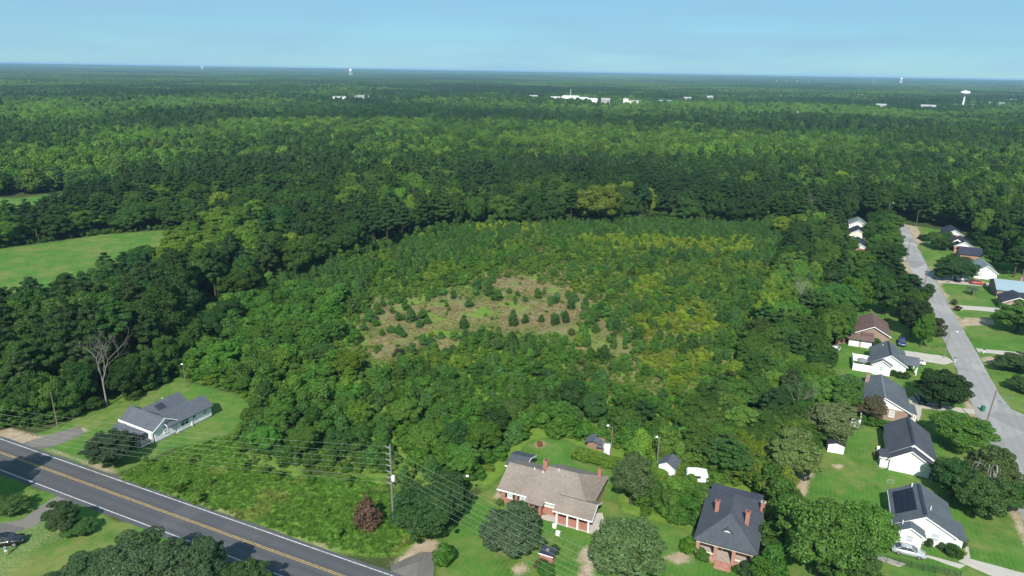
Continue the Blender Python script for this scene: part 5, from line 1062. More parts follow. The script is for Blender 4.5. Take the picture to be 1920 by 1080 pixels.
# hedges: rows of clipped plants counted singly
x, y = U(1648, 800)
for i in range(5): single('shrub', 'bright green hedge plant in the row below the brick gable house', BU[0], x - 3.2 + i * 1.7, y - .2 * i, .62, .36, (.065, .155, .02), 'shrub', 'hedge plants below the brick gable house')
for i in range(9): a = U(1090 + 10.5 * i, 868 - (8 - i) * 2.5 + 8); single('shrub', 'low yellow-green hedge plant on the lawn before the sagging grey shed', BU[i % 4], a[0], a[1] - 1.0, .8, .42, (.12, .21, .03), 'shrub', 'hedge before the sagging shed')

def dead_tree(label, x, y, Hh, r, seed, mat, spread=.55, depth=4, name='dead_tree', lean=(0, 0)):
    g = random.Random(seed); h = thing(name, label, 'tree', (x, y, 0)); t = MB(); br = MB()
    def grow(mb, p, d, L_, r_, k):
        pts = [p]; dd = d.copy()
        for i in range(3):
            dd = (dd + Vector((g.gauss(0, .13), g.gauss(0, .13), .05))).normalized(); pts.append(pts[-1] + dd * (L_ / 3))
        mb.path([tuple(q) for q in pts], [r_, r_ * .85, r_ * .7, r_ * .55], 5 if k > 1 else 3)
        if k == 0: return
        for i in range(3 if k > 2 else 2 + (g.random() < .6)):
            an = g.uniform(0, 6.28); nd = (dd + Vector((math.cos(an), math.sin(an), g.uniform(-.1, .3))) * spread * g.uniform(.8, 1.6)).normalized()
            grow(br, pts[3] if i < 2 else pts[2], nd, L_ * g.uniform(.55, .8), r_ * .5, k - 1)
    d0 = Vector((lean[0], lean[1], 1)).normalized(); t.path([(0, 0, -.2), tuple(d0 * Hh * .2), tuple(d0 * Hh * .38)], [r * 1.1, r * .9, r * .75], 8)
    for i in range(4): an = i * 1.7 + g.uniform(-.4, .4); grow(br, d0 * Hh * (.30 + .03 * i), (d0 + Vector((math.cos(an), math.sin(an), .35)) * spread * (1.2 if i else .2)).normalized(), Hh * .27, r * .55, depth)
    t.build('trunk', mat, h); br.build('branches', mat, h); return h
dead_tree('tall bare bleached dead tree at the lawn edge left of the blue house', *U(201, 762), 17.5, .18, 4, dead_bark, .60)
dead_tree('bare grey dead tree standing above the back of the right tree belt', *U(1518, 425), 17, .22, 9, grey_bark, .4, 3)
dead_tree('bare pale dead tree inside the right tree belt', *U(1497, 600), 14, .22, 12, dead_bark, .5, 3); dead_tree('grey leafless tree behind the round olive tree', *U(1490, 800), 13, .18, 15, grey_bark, .7, 3)
x, y = U(690, 990); single('dead_shrub', 'rust-brown dead conifer beside the tall grey pole', YP[2], x, y, 1.5, 1.15, (.135, .085, .058), 'shrub')
bl('big yellow-green tree crown standing out in the dark wood behind the plantation', *U(1128, 424), 21, 9.5, (.165, .21, .035), v=0); bl('smaller yellow-green crown beside the big one in the dark wood', *U(1100, 420), 17, 5.5, (.15, .20, .035), v=2)

# ------------------------------------------------------------------ woods and plantation
def grid(x0, x1, y0, y1, s, seed, jit=.42):
    g = np.random.default_rng(seed); X, Y = np.meshgrid(np.arange(x0, x1, s), np.arange(y0, y1, s * .9)); X = X + (np.arange(X.shape[0])[:, None] % 2) * s / 2
    q = np.stack([X.ravel(), Y.ravel()], 1); return q + g.uniform(-jit, jit, q.shape) * s
def inview(Q, Hh, mx=110, my=90):
    px, py, a = proj(Q[:, 0], Q[:, 1], np.zeros(len(Q))); px2, py2, a2 = proj(Q[:, 0], Q[:, 1], np.full(len(Q), Hh))
    return (a > 5) & (px > -mx) & (px < 1920 + mx) & (py2 < 1080 + my)
def clear_of(Q, polys, pad=0.0):
    k = np.ones(len(Q), bool)
    for p, d in polys: k &= sdist(Q, p) < -d
    return k
HOUSES = [[(-120.5, 76), (-107.5, 76), (-107.5, 94), (-120.5, 94)], [(-42.5, 87.5), (-23, 87.5), (-23, 103.5), (-42.5, 103.5)], [(-44.5, 97), (-38.5, 97), (-38.5, 104.5), (-44.5, 104.5)], [(-9.8, 88), (1.2, 88), (1.2, 107.5), (-9.8, 107.5)],
          [(17, 271), (26.5, 271), (26.5, 285), (17, 285)], [(16.5, 306), (26.5, 306), (26.5, 321), (16.5, 321)], [(17.5, 334), (27, 334), (27, 347), (17.5, 347)], [(18, 356), (28, 356), (28, 370), (18, 370)], [(16, 199), (26.5, 199), (26.5, 213.5), (16, 213.5)], [(14, 193), (22, 193), (22, 200), (14, 200)]]
items = []      # kind, x, y, H, R, tint, zone
def put(k, x, y, Hh, Rr, tint, zone): items.append((k, float(x), float(y), float(Hh), float(Rr), jt(tint, .13), zone))
def lerp(a, b, t): return tuple(p + (q - p) * t for p, q in zip(a, b))

# mature woods out to 800 m
Q = grid(-760, 720, 40, 900, 6.9, 1); Q = Q[inview(Q, 18)]; dist = np.hypot(Q[:, 0], Q[:, 1]); Q = Q[(dist < 820)]
Q = Q[clear_of(Q, [(Z_PLANT, 1.0), (Z_LAWN1, 3.0), (Z_LAWN2, 3), (Z_LAWNR, 1.0), (Z_LAWNE, 0), (Z_FIELD1, 2.5), (Z_FIELD2, 2.5), (Z_TALL, 3), (Z_BELT, 1), (Z_THICK, 0), (Z_BACKY, 0), ([(-400, 0), (140, 0), (140, 72), (-400, 72)], 0), (S_STREET, 3), ([(-112, 60), (20, 60), (20, 112), (-112, 112)], 0), ([(40, 40), (140, 40), (140, 165), (40, 165)], 0)])]
drv = Up([(-60, 795), (0, 793), (60, 806), (110, 800), (160, 795), (170, 815), (60, 850), (-60, 840)]); Q = Q[sdist(Q, drv) < -1]
nP = fnoise(Q, 70, 31); nT = fnoise(Q, 55, 41); dist = np.hypot(Q[:, 0], Q[:, 1]); nD2 = fnoise(Q, 160, 51)
fd_ = np.maximum(sdist(Q, Z_FIELD1), sdist(Q, Z_FIELD2)); ytip = inpoly(Q, Up([(270, 450), (330, 430), (500, 430), (500, 500), (400, 545), (300, 535)])); NI = 0
for (x, y), a, t, d, c in zip(Q, nP, nT, dist, nD2):
    u = G_.uniform()
    if y < 150 and x < -120: zone, pp, br = 'west', .60, .25
    elif x < -140 and d < 330: zone, pp, br = 'left', .50 + (a - .5) * 1.4, .42 + (t - .5) * 2.4
    elif d < 485: zone, pp, br = ('back', .50 + (a - .5) * 1.8, .16 + (t - .5) * 1.9)
    else: zone, pp, br = 'far', .22 + (c - .5) * 2.8, .74 + (t - .5) * 2.2
    if x > 60 and d < 600: zone, pp, br = 'east', .45 + (a - .5), .30 + (t - .5) * 1.5
    br = min(1, max(0, br + G_.normal() * .22)); fe = fd_[NI]; NI += 1; ks = .74 if -26 < fe < 0 else 1.0
    if ytip[NI - 1]: pp, br = .1, max(br, .75)
    if u < pp: put('p', x, y, ks * G_.uniform(14, 19.5), G_.uniform(3.2, 4.6), lerp(PI, MD, br * .7), zone)
    else:
        tn = lerp(DK, BR, br)
        if G_.uniform() < (.05 if zone != 'far' else .10): tn = lerp(tn, YG, G_.uniform(.3, .9))
        if ytip[NI - 1]: tn = lerp(tn, YG, G_.uniform(0, .7))
        put('b', x, y, ks * G_.uniform(10, 17.5), G_.uniform(4.2, 7.0), tn, zone)
# right belt and thickets
Q = grid(-25, 20, 105, 356, 4.3, 2); Q = Q[inpoly(Q, Z_BELT)]; Q = Q[clear_of(Q, [(hp, .5) for hp in HOUSES])]; nT = fnoise(Q, 22, 61)
for (x, y), t in zip(Q, nT):
    if any((x - ox) ** 2 + (y - oy) ** 2 < (r * .75) ** 2 for ox, oy, r in occ): continue
    br = min(1, max(0, .45 + (t - .5) * 2.0 + G_.normal() * .2)); e = min(1, max(.0, (y - 120) / 90))
    if G_.uniform() < .24: put('p', x, y, G_.uniform(8.5, 13) * (.75 + .25 * e), G_.uniform(2.4, 3.4), lerp(PI, YPI, br), 'belt')
    else: put('b', x, y, G_.uniform(6.5, 11.5) * (.72 + .28 * e), G_.uniform(2.8, 4.6), lerp(lerp(DK, BR, br), YG, .55 if G_.uniform() < .10 else 0), 'belt')
Q = grid(-40, 20, 85, 135, 3.0, 3); Q = Q[inpoly(Q, Z_THICK)]; Q = Q[clear_of(Q, [(hp, .3) for hp in HOUSES])]; nT = fnoise(Q, 12, 63); SH = [U(1252, 890), U(1306, 903), U(1231, 880), U(1114, 846), U(1137, 852)]
for (x, y), t in zip(Q, nT):
    lowz = any(abs(x - sx) < 2.6 and -6.5 < y - sy < 4.0 for sx, sy in SH)
    put('s', x, y, G_.uniform(1.0, 1.7) if lowz else G_.uniform(2.4, 5.2), G_.uniform(1.6, 2.6), lerp(MD, BR, min(1, max(0, .4 + (t - .5) * 2.5))), 'thick')
# trees among the street houses
for px, py, Hh, Rr, k, tn in [(1650, 492, 9, 4.5, 'b', DK), (1665, 480, 10, 5, 'b', MD), (1672, 470, 7.5, 3.6, 'b', MD), (1682, 488, 6.5, 3.2, 'b', DK), (1665, 455, 9, 4.5, 'b', MD), (1650, 440, 9, 4.2, 'b', DK), (1672, 436, 9, 4, 'b', MD), (1640, 515, 11, 4.6, 'b', DK), (1660, 520, 12, 4.4, 'p', PI), (1610, 525, 11, 4.6, 'b', MD), (1590, 520, 10, 4.6, 'b', BR), (1668, 545, 10, 4.4, 'b', DK), (1668, 548, 12.5, 4.4, 'p', PI), (1692, 556, 8, 3.2, 'b', MD), (1640, 560, 12, 5, 'b', DK), (1615, 560, 11, 4.6, 'b', MD), (1700, 580, 11.5, 4.4, 'p', PI), (1680, 592, 12.5, 4.6, 'p', PI), (1655, 590, 12, 4.6, 'b', DK), (1704, 602, 10, 3.8, 'b', MD), (1722, 618, 8.5, 3.2, 'b', MD), (1706, 632, 12, 4.4, 'b', (.05, .08, .028)), (1726, 650, 9.5, 2.6, 'b', GRN), (1598, 588, 12, 5, 'b', GRN), (1565, 600, 12, 5.2, 'b', (.05, .14, .03)), (1570, 645, 9.5, 4.2, 'b', GRN), (1545, 640, 11, 4.6, 'b', MD), (1590, 478, 8, 3.5, 'b', MD),
                            (1462, 442, 9, 4.4, 'b', YG), (1500, 437, 9.5, 4.6, 'b', (.15, .23, .03)), (1538, 452, 9, 4.2, 'b', YG), (1550, 424, 11, 4.6, 'b', (.15, .23, .03)), (1480, 455, 8, 4, 'b', (.12, .21, .03)), (1628, 448, 8, 3.6, 'b', MD), (1634, 468, 8.5, 3.8, 'b', DK), (1640, 480, 9, 4.0, 'b', MD), (1632, 428, 8, 3.4, 'b', DK), (1655, 425, 9, 4, 'b', MD), (1752, 465, 7, 3.4, 'b', MD), (1765, 470, 6, 3.2, 'b', DK), (1775, 455, 5, 2.4, 'b', MD), (1850, 478, 8, 4.0, 'b', DK), (1865, 500, 7, 3.6, 'b', DK), (1838, 462, 7, 3.4, 'b', DK), (1880, 470, 12, 5, 'b', DK), (1905, 480, 14, 5, 'p', PI), (1900, 520, 12, 4.0, 'p', PI), (1918, 515, 14, 5, 'b', DK)]:
    x, y = U(px, py); occ.append((x, y, Rr)); put(k, x, y, Hh, Rr, tn, 'street')
for px, py, Hh, Rr in [(1400, 905, 4.5, 3), (1440, 930, 6, 3.2), (1460, 960, 6.5, 3.0), (1450, 1000, 4.5, 2.2), (1440, 1035, 5, 2.6), (1450, 1075, 5, 2.6), (1425, 1090, 4.0, 2.0), (1255, 965, 3.5, 2.6), (1290, 975, 4, 2.6), (1315, 960, 4.2, 2.4)]:
    x, y = U(px, py); put('s', x, y, Hh, Rr, MD, 'thick')

for px, py, Hh, Rr, k, tn in [(1075, 770, 8.0, 4.2, 'b', DK), (1110, 790, 7.0, 3.4, 'b', DK), (1050, 800, 6.5, 3.0, 'b', MD), (800, 860, 8.0, 4.2, 'b', MD), (850, 850, 7.5, 3.6, 'b', DK), (870, 895, 7.2, 3.6, 'b', MD), (905, 850, 7.5, 3.8, 'b', MD), (930, 815, 7.0, 3.6, 'b', DK), (760, 800, 7.0, 3.5, 'b', MD), (500, 850, 6.5, 3.2, 'b', GRN), (570, 855, 6.8, 3.0, 'b', MD), (640, 860, 7, 3.0, 'b', DK), (520, 810, 6, 3.2, 'b', MD), (1170, 815, 6.5, 3.2, 'b', MD), (1205, 800, 6.8, 3.2, 'p', PI), (955, 800, 6.5, 3.0, 'b', (.10, .15, .03)), (675, 800, 6.4, 3.0, 'b', MD), (610, 690, 7.5, 4.0, 'b', DK), (655, 705, 7.0, 3.8, 'b', (.10, .15, .02)), (560, 640, 7.5, 4.0, 'b', MD), (480, 660, 8.0, 4.4, 'b', MD), (420, 690, 8, 4.2, 'b', GRN), (395, 640, 9, 4.6, 'b', DK), (530, 700, 7, 3.8, 'b', (.10, .16, .02)), (360, 660, 10, 5, 'b', DK), (430, 610, 9, 4.6, 'b', DK)]:
    Rr *= .82; Hh *= .9; tn = tuple(c * 1.12 for c in tn)
    x, y = U(px, py); occ.append((x, y, Rr)); put(k, x, y, Hh, Rr, tn, 'front' if px > 470 and py > 730 else 'kudzu')
for i, (px, py) in enumerate([(-40, 792), (-5, 798), (30, 794), (62, 790), (96, 786), (130, 777), (160, 764), (236, 744), (262, 730), (290, 716), (318, 702)]):
    x, y = U(px, py); put('b', x, y, G_.uniform(7.5, 11.5), G_.uniform(3.2, 4.4), lerp(DK, MD, G_.uniform()), 'west')
    x, y = U(px + 14, py + 3); put('s', x, y, G_.uniform(2.5, 4.5), G_.uniform(1.8, 2.6), lerp(DK, MD, G_.uniform()), 'west')
# a skirt of smaller growth along the foot of the woods
Q = grid(-175, 12, 104, 356, 2.7, 12); e_ = sdist(Q, Z_PLANT); Q = Q[(e_ < -.5) & (e_ > -8.5) & ((Q[:, 1] > 240) | (Q[:, 0] < -128))]; Q = Q[clear_of(Q, [(Z_BELT, 0), (Z_LAWN1, 1.5), (Z_FIELD1, 1)])]
for x, y in Q:
    if G_.uniform() < .55: put('s', x, y, G_.uniform(3.0, 7.0), G_.uniform(1.8, 3.2), lerp(DK, BR, G_.uniform(0, .7)), 'skirt')
# the young plantation
def scat(px, py): return U(px, py)
for i, (px, py, Hh, Rr) in enumerate([(932, 564, 4.6, 2.3), (918, 556, 4.6, 1.8), (1008, 560, 4.4, 1.5), (770, 604, 4.4, 1.9), (879, 577, 3.6, 1.5), (1070, 580, 4.0, 1.7), (1097, 580, 4.6, 1.4), (870, 617, 4.2, 1.7), (905, 625, 3.2, 1.3), (962, 612, 5.0, 1.8), (985, 606, 3.6, 1.3), (1015, 605, 2.6, 1.1), (1040, 610, 4.6, 1.9), (1060, 606, 4.0, 1.3), (696, 605, 5.2, 1.8), (668, 588, 5.6, 2.4), (787, 614, 3.0, 1.4), (801, 608, 2.4, 1.5), (955, 550, 2.2, 1.2), (970, 556, 2.0, 1.0), (985, 566, 1.6, .9), (965, 566, 2.0, .9), (756, 632, 2.0, 1.2), (873, 634, 2.8, 1.4), (1137, 598, 5.0, 2.2), (1195, 640, 4.6, 1.9), (1128, 585, 4.4, 1.7), (1155, 622, 4.2, 1.5), (1148, 638, 2.8, 1.2), (1132, 678, 4.6, 2.0), (1100, 650, 3.6, 1.6), (960, 655, 5.0, 2.0), (1040, 660, 5.0, 2.0), (1110, 562, 4.6, 1.6), (740, 560, 4.0, 1.6), (718, 575, 3.0, 1.2), (892, 555, 3.8, 1.3), (850, 560, 3.2, 1.3)]):
    x, y = U(px, py); occ.append((x, y, Rr)); put('y' if i % 2 else 's', x, y, Hh * (1 if i % 2 else .8), Rr, lerp(YPI, DK, .15 + .3 * (i % 2)), 'clearing')
for px, py, n_ in [(960, 655, 7), (1000, 668, 8), (1045, 655, 7), (865, 655, 6), (720, 622, 4), (765, 602, 3), (690, 600, 5), (835, 556, 5), (905, 535, 6), (1095, 595, 5), (1130, 612, 6), (1180, 652, 5), (1150, 690, 6), (1080, 690, 5), (800, 640, 4), (910, 640, 4), (1020, 560, 2), (740, 570, 4), (1230, 660, 5), (1060, 560, 3)]:
    cx, cy_ = U(px, py)
    for i in range(n_): put('y' if G_.uniform() < .45 else 's', cx + G_.normal() * 3.2, cy_ + G_.normal() * 3.2, G_.uniform(1.4, 4.4), G_.uniform(.8, 1.9), lerp(YPI, GRN, G_.uniform()), 'clearing')
Q = grid(-165, 20, 60, 348, 2.5, 4); Q = Q[inpoly(Q, Z_PLANT)]; Q = Q[inview(Q, 5)]
sc_d = sdist(Q, Z_CLEAR); gd = np.max([sdist(Q, p) for p in Z_GOLD], 0); od = np.max([sdist(Q, p) for p in Z_OPEN], 0); n1 = fnoise(Q, 26, 71); n2 = fnoise(Q, 13, 73); n3 = fnoise(Q, 7, 75)
kud = sdist(Q, Up([(335, 700), (350, 625), (470, 560), (640, 560), (690, 610), (700, 690), (650, 760), (520, 780), (440, 735)])); frt = sdist(Q, Up([(450, 800), (480, 760), (640, 740), (760, 690), (960, 700), (1100, 700), (1250, 780), (1300, 830), (1160, 845), (1000, 812), (960, 838), (925, 882), (870, 925), (700, 900), (560, 890), (470, 865)]))
grassy = sdist(Q, Up([(668, 625), (700, 560), (760, 540), (770, 640), (740, 690), (690, 720)]))
sopen = sdist(Q, Up([(960, 500), (1060, 475), (1200, 480), (1360, 490), (1400, 540), (1370, 650), (1340, 740), (1200, 760), (1100, 720), (1080, 660), (1230, 700), (1120, 570), (1080, 530), (920, 515), (800, 540), (700, 560), (720, 530), (860, 505)]))
for (x, y), c, gdd, o, a, b2, kd, fr, gr, so_, b3 in zip(Q, sc_d, gd, od, n1, n2, kud, frt, grassy, sopen, n3):
    u = G_.uniform(); edge = c + (b2 - .5) * 22 + (b3 - .5) * 26
    if edge > 0 or o > 0 or gr > 0:
        if u < .008 + max(0, .14 - edge * .02) * (edge > 0): put('s' if G_.uniform() < .6 else 'y', x, y, G_.uniform(.6, 1.4) * (1.8 if edge < 6 else 1), G_.uniform(.7, 1.3), lerp(GRN, OL, G_.uniform()), 'clearing')
        continue
    if edge > -16 and u < .66 + edge * .036: continue
    if any((x - ox) ** 2 + (y - oy) ** 2 < (r * .6) ** 2 for ox, oy, r in occ[-45:]): continue
    if gdd > -1 + (b2 - .5) * 8 and u < (.75 if y > 270 else .46): put('s', x, y, G_.uniform(2.4, 3.8) if y > 270 else G_.uniform(1.0, 2.2), G_.uniform(1.0, 1.7), lerp(GOLD, YG, G_.uniform(0, .8)), 'gold'); continue
    if kd > 0:
        if G_.uniform() < .30: continue
        sz = G_.uniform() ** 1.5; put('s', x, y, 2.8 + 3.4 * sz, 1.8 + 1.4 * sz, lerp(lerp(MD, GRN, G_.uniform()), YG, max(0, min(.55, (b2 - .56) * 1.6 + G_.normal() * .10))), 'kudzu'); continue
    if fr > 0:
        if G_.uniform() < .22: continue
        k = 's' if G_.uniform() < .78 else 'y'; sz = G_.uniform() ** 2; put(k, x, y, 1.8 + 2.6 * sz + .4 * (k == 'y'), 1.15 + 1.2 * sz - .2 * (k == 'y'), lerp(lerp(DK, MD, .5), GRN, max(0, min(1.25, .6 + (a - .5) * 2.6 + G_.normal() * .3))) if k == 's' else YPI, 'front'); continue
    pp = .30 + (a - .5) * 1.2 + (.35 if y > 265 else 0); so = max(0, min(1, (so_ + 6) / 14)); sc = 1 - .22 * so
    if G_.uniform() < .10 + .60 * so * (b2 < .70): continue
    if G_.uniform() < pp: put('y', x, y, sc * G_.uniform(3.0, 5.2), G_.uniform(1.2, 1.9), lerp(YPI, DK, G_.uniform(0, .4)), 'plant')
    else: put('s', x, y, sc * G_.uniform(1.6, 4.0), G_.uniform(1.1, 1.9), lerp(lerp(MD, GRN, max(0, min(1, b2 * 1.2))), YG, max(0, min(.85, (.66 - b2) * 1.6 + G_.normal() * .15)) if a < .52 else .10), 'plant')

MARKS = [(U(*q), n) for q, n in [((201, 762), 'the tall bare dead tree'), ((305, 790), 'the pale blue house'), ((109, 803), 'the thin wooden pole at the woods'), ((349, 726), 'the yard light behind the blue house'), ((737, 972), 'the tall grey utility pole'), ((975, 880), 'the small brick outbuilding'), ((1020, 930), 'the tan-roofed ranch house'), ((1114, 846), 'the sagging grey shed'),
         ((1365, 985), 'the hip-roofed bungalow'), ((1252, 890), 'the small white shed'), ((1306, 903), 'the white camper trailer'), ((1478, 902), 'the round olive tree'), ((1565, 848), 'the white garden shed'), ((1655, 745), 'the brick house with grey roof'), ((1610, 680), 'the white yard fence'), ((1630, 620), 'the brown-roofed house'), ((1497, 600), 'the pale dead tree in the belt'),
         ((1605, 460), 'the three far west houses'), ((1518, 430), 'the bare grey dead tree'), ((1128, 424), 'the big yellow-green crown'), ((1240, 640), 'the golden weed patch'), ((1250, 465), 'the far golden strip'), ((900, 590), 'the middle of the tan clearing'), ((690, 600), 'the left end of the tan clearing'), ((1200, 670), 'the right end of the tan clearing'), ((740, 665), 'the grey-brown bush of the clearing'), ((1060, 540), 'the upper edge of the tan clearing'),
         ((120, 555), 'the near end of the pasture'), ((310, 436), 'the far tip of the pasture'), ((100, 400), 'the small upper pasture'), ((1690, 425), 'the far end of the street'), ((1720, 520), 'the sandy street edge'), ((1740, 600), 'the middle of the street'), ((1786, 527), 'the broad street oak'), ((1880, 480), 'the east lawns'), ((560, 880), 'the tall grass verge'), ((940, 425), 'the back edge of the plantation'), ((600, 520), 'the left edge of the plantation'), ((500, 768), 'the dense dark shrub by the blue house lawn')]]
WHERE = {'west': 'in the woods left of the blue house', 'left': 'in the belt by the pasture', 'back': 'in the back wood', 'east': 'in the east woods', 'belt': 'in the belt beside the houses', 'street': 'by the street', 'far': 'in the forest', 'thick': 'in the thicket', 'gold': 'among golden weeds', 'kudzu': 'in the viny mass', 'front': 'at the plantation front', 'plant': 'in the plantation', 'skirt': 'at the foot of the woods', 'clearing': 'in the clearing'}
def name_it(k, x, y, Hh, Rr, tint, zone):
    """how the plant looks, and the landmark it stands nearest to"""
    lum = tint[1] + tint[0] * .5; yel = tint[0] / max(tint[1], 1e-3)
    tone = 'yellow-green' if yel > .72 and lum > .14 else 'bright green' if lum > .165 else 'mid green' if lum > .115 else 'dark green'
    if yel > .95: tone = 'golden'
    a, b_ = {'p': (15.5, 17.5), 'b': (10, 14), 'y': (3.6, 4.8), 's': (2.8, 4.8)}[k]; size = 'low' if Hh < a else 'tall' if Hh > b_ else 'medium'
    noun = {'p': 'pine', 'b': 'leafy tree', 'y': 'young pine', 's': 'sapling' if zone in ('kudzu', 'front', 'plant') else 'bush'}[k]
    mk = min(MARKS, key=lambda m_: (m_[0][0] - x) ** 2 + (m_[0][1] - y) ** 2)[1]
    w_ = 'broad' if Rr > {'p': 3.9, 'b': 5.0, 'y': 1.6, 's': 2.0}[k] else 'narrow'
    w = ('%s %s %s %s %s near %s' % (size, w_, tone, noun, WHERE[zone], mk)).split()
    if len(w) > 16: w = ('%s %s %s %s near %s' % (size, w_, tone, noun, mk)).split()
    return ' '.join(w)
items.sort(key=lambda t: math.hypot(t[1], t[2]) - (60 if t[6] in ('street', 'clearing') else 0))
LIM = {'p': 290, 'b': 240, 'y': 290, 's': 240}; rest = []
for k, x, y, Hh, Rr, tint, zone in items:
    big = Hh < 2.0 and k == 's'
    if LIM[k] > 0 and not big and inview(np.array([[x, y]]), Hh, 0, 0)[0]:
        LIM[k] -= 1; lb = name_it(k, x, y, Hh, Rr, tint, zone)
        if k == 'p': pn(lb, x, y, Hh, Rr, tint, lb)
        elif k == 'b': bl(lb, x, y, Hh, Rr, tint, lb)
        elif k == 'y': single('young_pine', lb, YP[int(G_.integers(4))], x, y, Rr / 1.55, Hh / 5., tint, 'young pine', lb)
        else: single('sapling' if zone in ('kudzu', 'front', 'plant') else 'shrub', lb, BU[int(G_.integers(5))], x, y, Rr / 2., Hh / 5., tint, 'sapling' if zone in ('kudzu', 'front', 'plant') else 'shrub', lb)
    else: rest.append((k, x, y, Hh, Rr, tint, zone))

# ------------------------------------------------------------------ masses that nobody could count (instanced plants)
def mass(name, label, protos, pts, pick, scl, rot, tint):
    pc = bpy.data.collections.new(name + '_plants')
    for i, me in enumerate(protos): pc.objects.link(bpy.data.objects.new('%s_plant_%02d' % (name, i), me))
    me = bpy.data.meshes.new(name); n = len(pts); me.vertices.add(n); me.vertices.foreach_set('co', np.asarray(pts, np.float32).ravel())
    for an, ty, vals in (('pick', 'INT', pick), ('scl', 'FLOAT_VECTOR', scl), ('rot', 'FLOAT_VECTOR', rot), ('tint', 'FLOAT_COLOR', tint)):
        at_ = me.attributes.new(an, ty, 'POINT'); v = np.asarray(vals)
        if ty == 'INT': at_.data.foreach_set('value', v.astype(np.int32))
        elif ty == 'FLOAT_COLOR': at_.data.foreach_set('color', np.column_stack([v, np.ones(n)]).astype(np.float32).ravel())
        else: at_.data.foreach_set('vector', v.astype(np.float32).ravel())
    o = bpy.data.objects.new(name, me); COL.objects.link(o); tag(o, label, kind='stuff')
    ng = bpy.data.node_groups.new(name + '_nodes', 'GeometryNodeTree'); ng.interface.new_socket('Geometry', in_out='INPUT', socket_type='NodeSocketGeometry'); ng.interface.new_socket('Geometry', in_out='OUTPUT', socket_type='NodeSocketGeometry')
    gi = ng.nodes.new('NodeGroupInput'); go = ng.nodes.new('NodeGroupOutput'); ci = ng.nodes.new('GeometryNodeCollectionInfo'); ci.inputs['Collection'].default_value = pc; ci.inputs['Separate Children'].default_value = True; ci.inputs['Reset Children'].default_value = True
    ip = ng.nodes.new('GeometryNodeInstanceOnPoints'); ip.inputs['Pick Instance'].default_value = True
    def na(nm, ty): q = ng.nodes.new('GeometryNodeInputNamedAttribute'); q.data_type = ty; q.inputs['Name'].default_value = nm; return q.outputs['Attribute']
    er = ng.nodes.new('FunctionNodeEulerToRotation'); K = ng.links.new
    K(gi.outputs[0], ip.inputs['Points']); K(ci.outputs[0], ip.inputs['Instance']); K(na('pick', 'INT'), ip.inputs['Instance Index']); K(na('scl', 'FLOAT_VECTOR'), ip.inputs['Scale']); K(na('rot', 'FLOAT_VECTOR'), er.inputs[0]); K(er.outputs[0], ip.inputs['Rotation']); K(ip.outputs[0], go.inputs[0])
    md_ = o.modifiers.new('plants', 'NODES'); md_.node_group = ng
    return o
def rots(n): return np.column_stack([np.zeros(n), np.zeros(n), G_.uniform(0, 6.28, n)])
# remaining trees of the woods (hundreds to thousands) with the wood out to 2.6 km
nearT = [r for r in rest if r[0] in 'pb']; A = np.array([(r[1], r[2], r[3], r[4]) for r in nearT]); tn = np.array([r[5] for r in nearT]); kd = np.array([r[0] == 'p' for r in nearT]); dn = np.hypot(A[:, 0], A[:, 1])
hi = dn < 420
pk = np.where(kd, np.where(hi, G_.integers(0, 5, len(A)), 11 + G_.integers(0, 3, len(A))), np.where(hi, 5 + G_.integers(0, 6, len(A)), 14 + G_.integers(0, 3, len(A))))
sc1 = np.column_stack([A[:, 3] / np.where(kd, 3.6, 4.5)] * 2 + [A[:, 2] / np.where(kd, 18, 12)])
Q = grid(-2600, 2600, 0, 2700, 9.2, 8); d = np.hypot(Q[:, 0], Q[:, 1]); Q = Q[(d > 815) & (d < 2650)]; Q = Q[inview(Q, 18, 60)]
TOWN = [(U(px, py), r) for px, py, r in [(637, 190, 40), (695, 189, 55), (1065, 197, 75), (1185, 203, 45), (955, 193, 22), (1245, 199, 25), (1800, 207, 30), (1770, 213, 22), (1868, 207, 45), (1895, 212, 40), (1832, 205, 30), (1605, 199, 35), (1495, 230, 10), (1335, 195, 25), (1660, 212, 20), (1790, 181, 16), (1850, 184, 14), (1738, 213, 18), (1650, 211, 14), (1480, 170, 16), (1610, 188, 16), (1288, 196, 12), (1330, 193, 12), (1000, 193, 14), (1135, 200, 14), (1720, 180, 30), (1742, 181, 22), (1694, 177, 16), (1838, 186, 18), (1864, 186, 18)]]
for (c, r) in TOWN:
    D_ = math.hypot(*c); e = np.array(c) / D_; al = Q @ e - D_; ac = np.abs(Q @ np.array([-e[1], e[0]])); Q = Q[~((ac < r * 1.0) & (al < r * .8) & (al > -70))]
gap = fnoise(Q, 130, 88); Q = Q[gap < .74]; nn = len(Q); f1 = fnoise(Q, 210, 81); f2 = fnoise(Q, 90, 83); d = np.hypot(Q[:, 0], Q[:, 1]); ip_ = G_.uniform(size=nn) < np.clip(.38 + (f1 - .5) * 3.0 + (d > 1500) * .12, .05, .95)
f3 = fnoise(Q, 420, 84); br = np.clip(.58 + (f2 - .5) * 1.4 + (f3 - .5) * 3.4 + G_.normal(size=nn) * .16, 0, 1.1)[:, None]; t2 = np.where(ip_[:, None], np.array(PI) * (1 - br * .7) + np.array(MD) * br * .7, np.array(DK) * (1 - br) + np.array(BR) * br) * (1 + G_.normal(size=(nn, 1)) * .12)
lowf = .62 + .75 * fnoise(Q, 170, 87); Hq = np.where(ip_, G_.uniform(13, 20, nn), G_.uniform(10, 17, nn)) * lowf; Rq = np.where(ip_, G_.uniform(3.6, 5.8, nn), G_.uniform(4.2, 9.0, nn))
pk2 = np.where(ip_, 11 + G_.integers(0, 3, nn), 14 + G_.integers(0, 3, nn)); sc2 = np.column_stack([Rq / np.where(ip_, 3.6, 4.5)] * 2 + [Hq / np.where(ip_, 18, 12)])
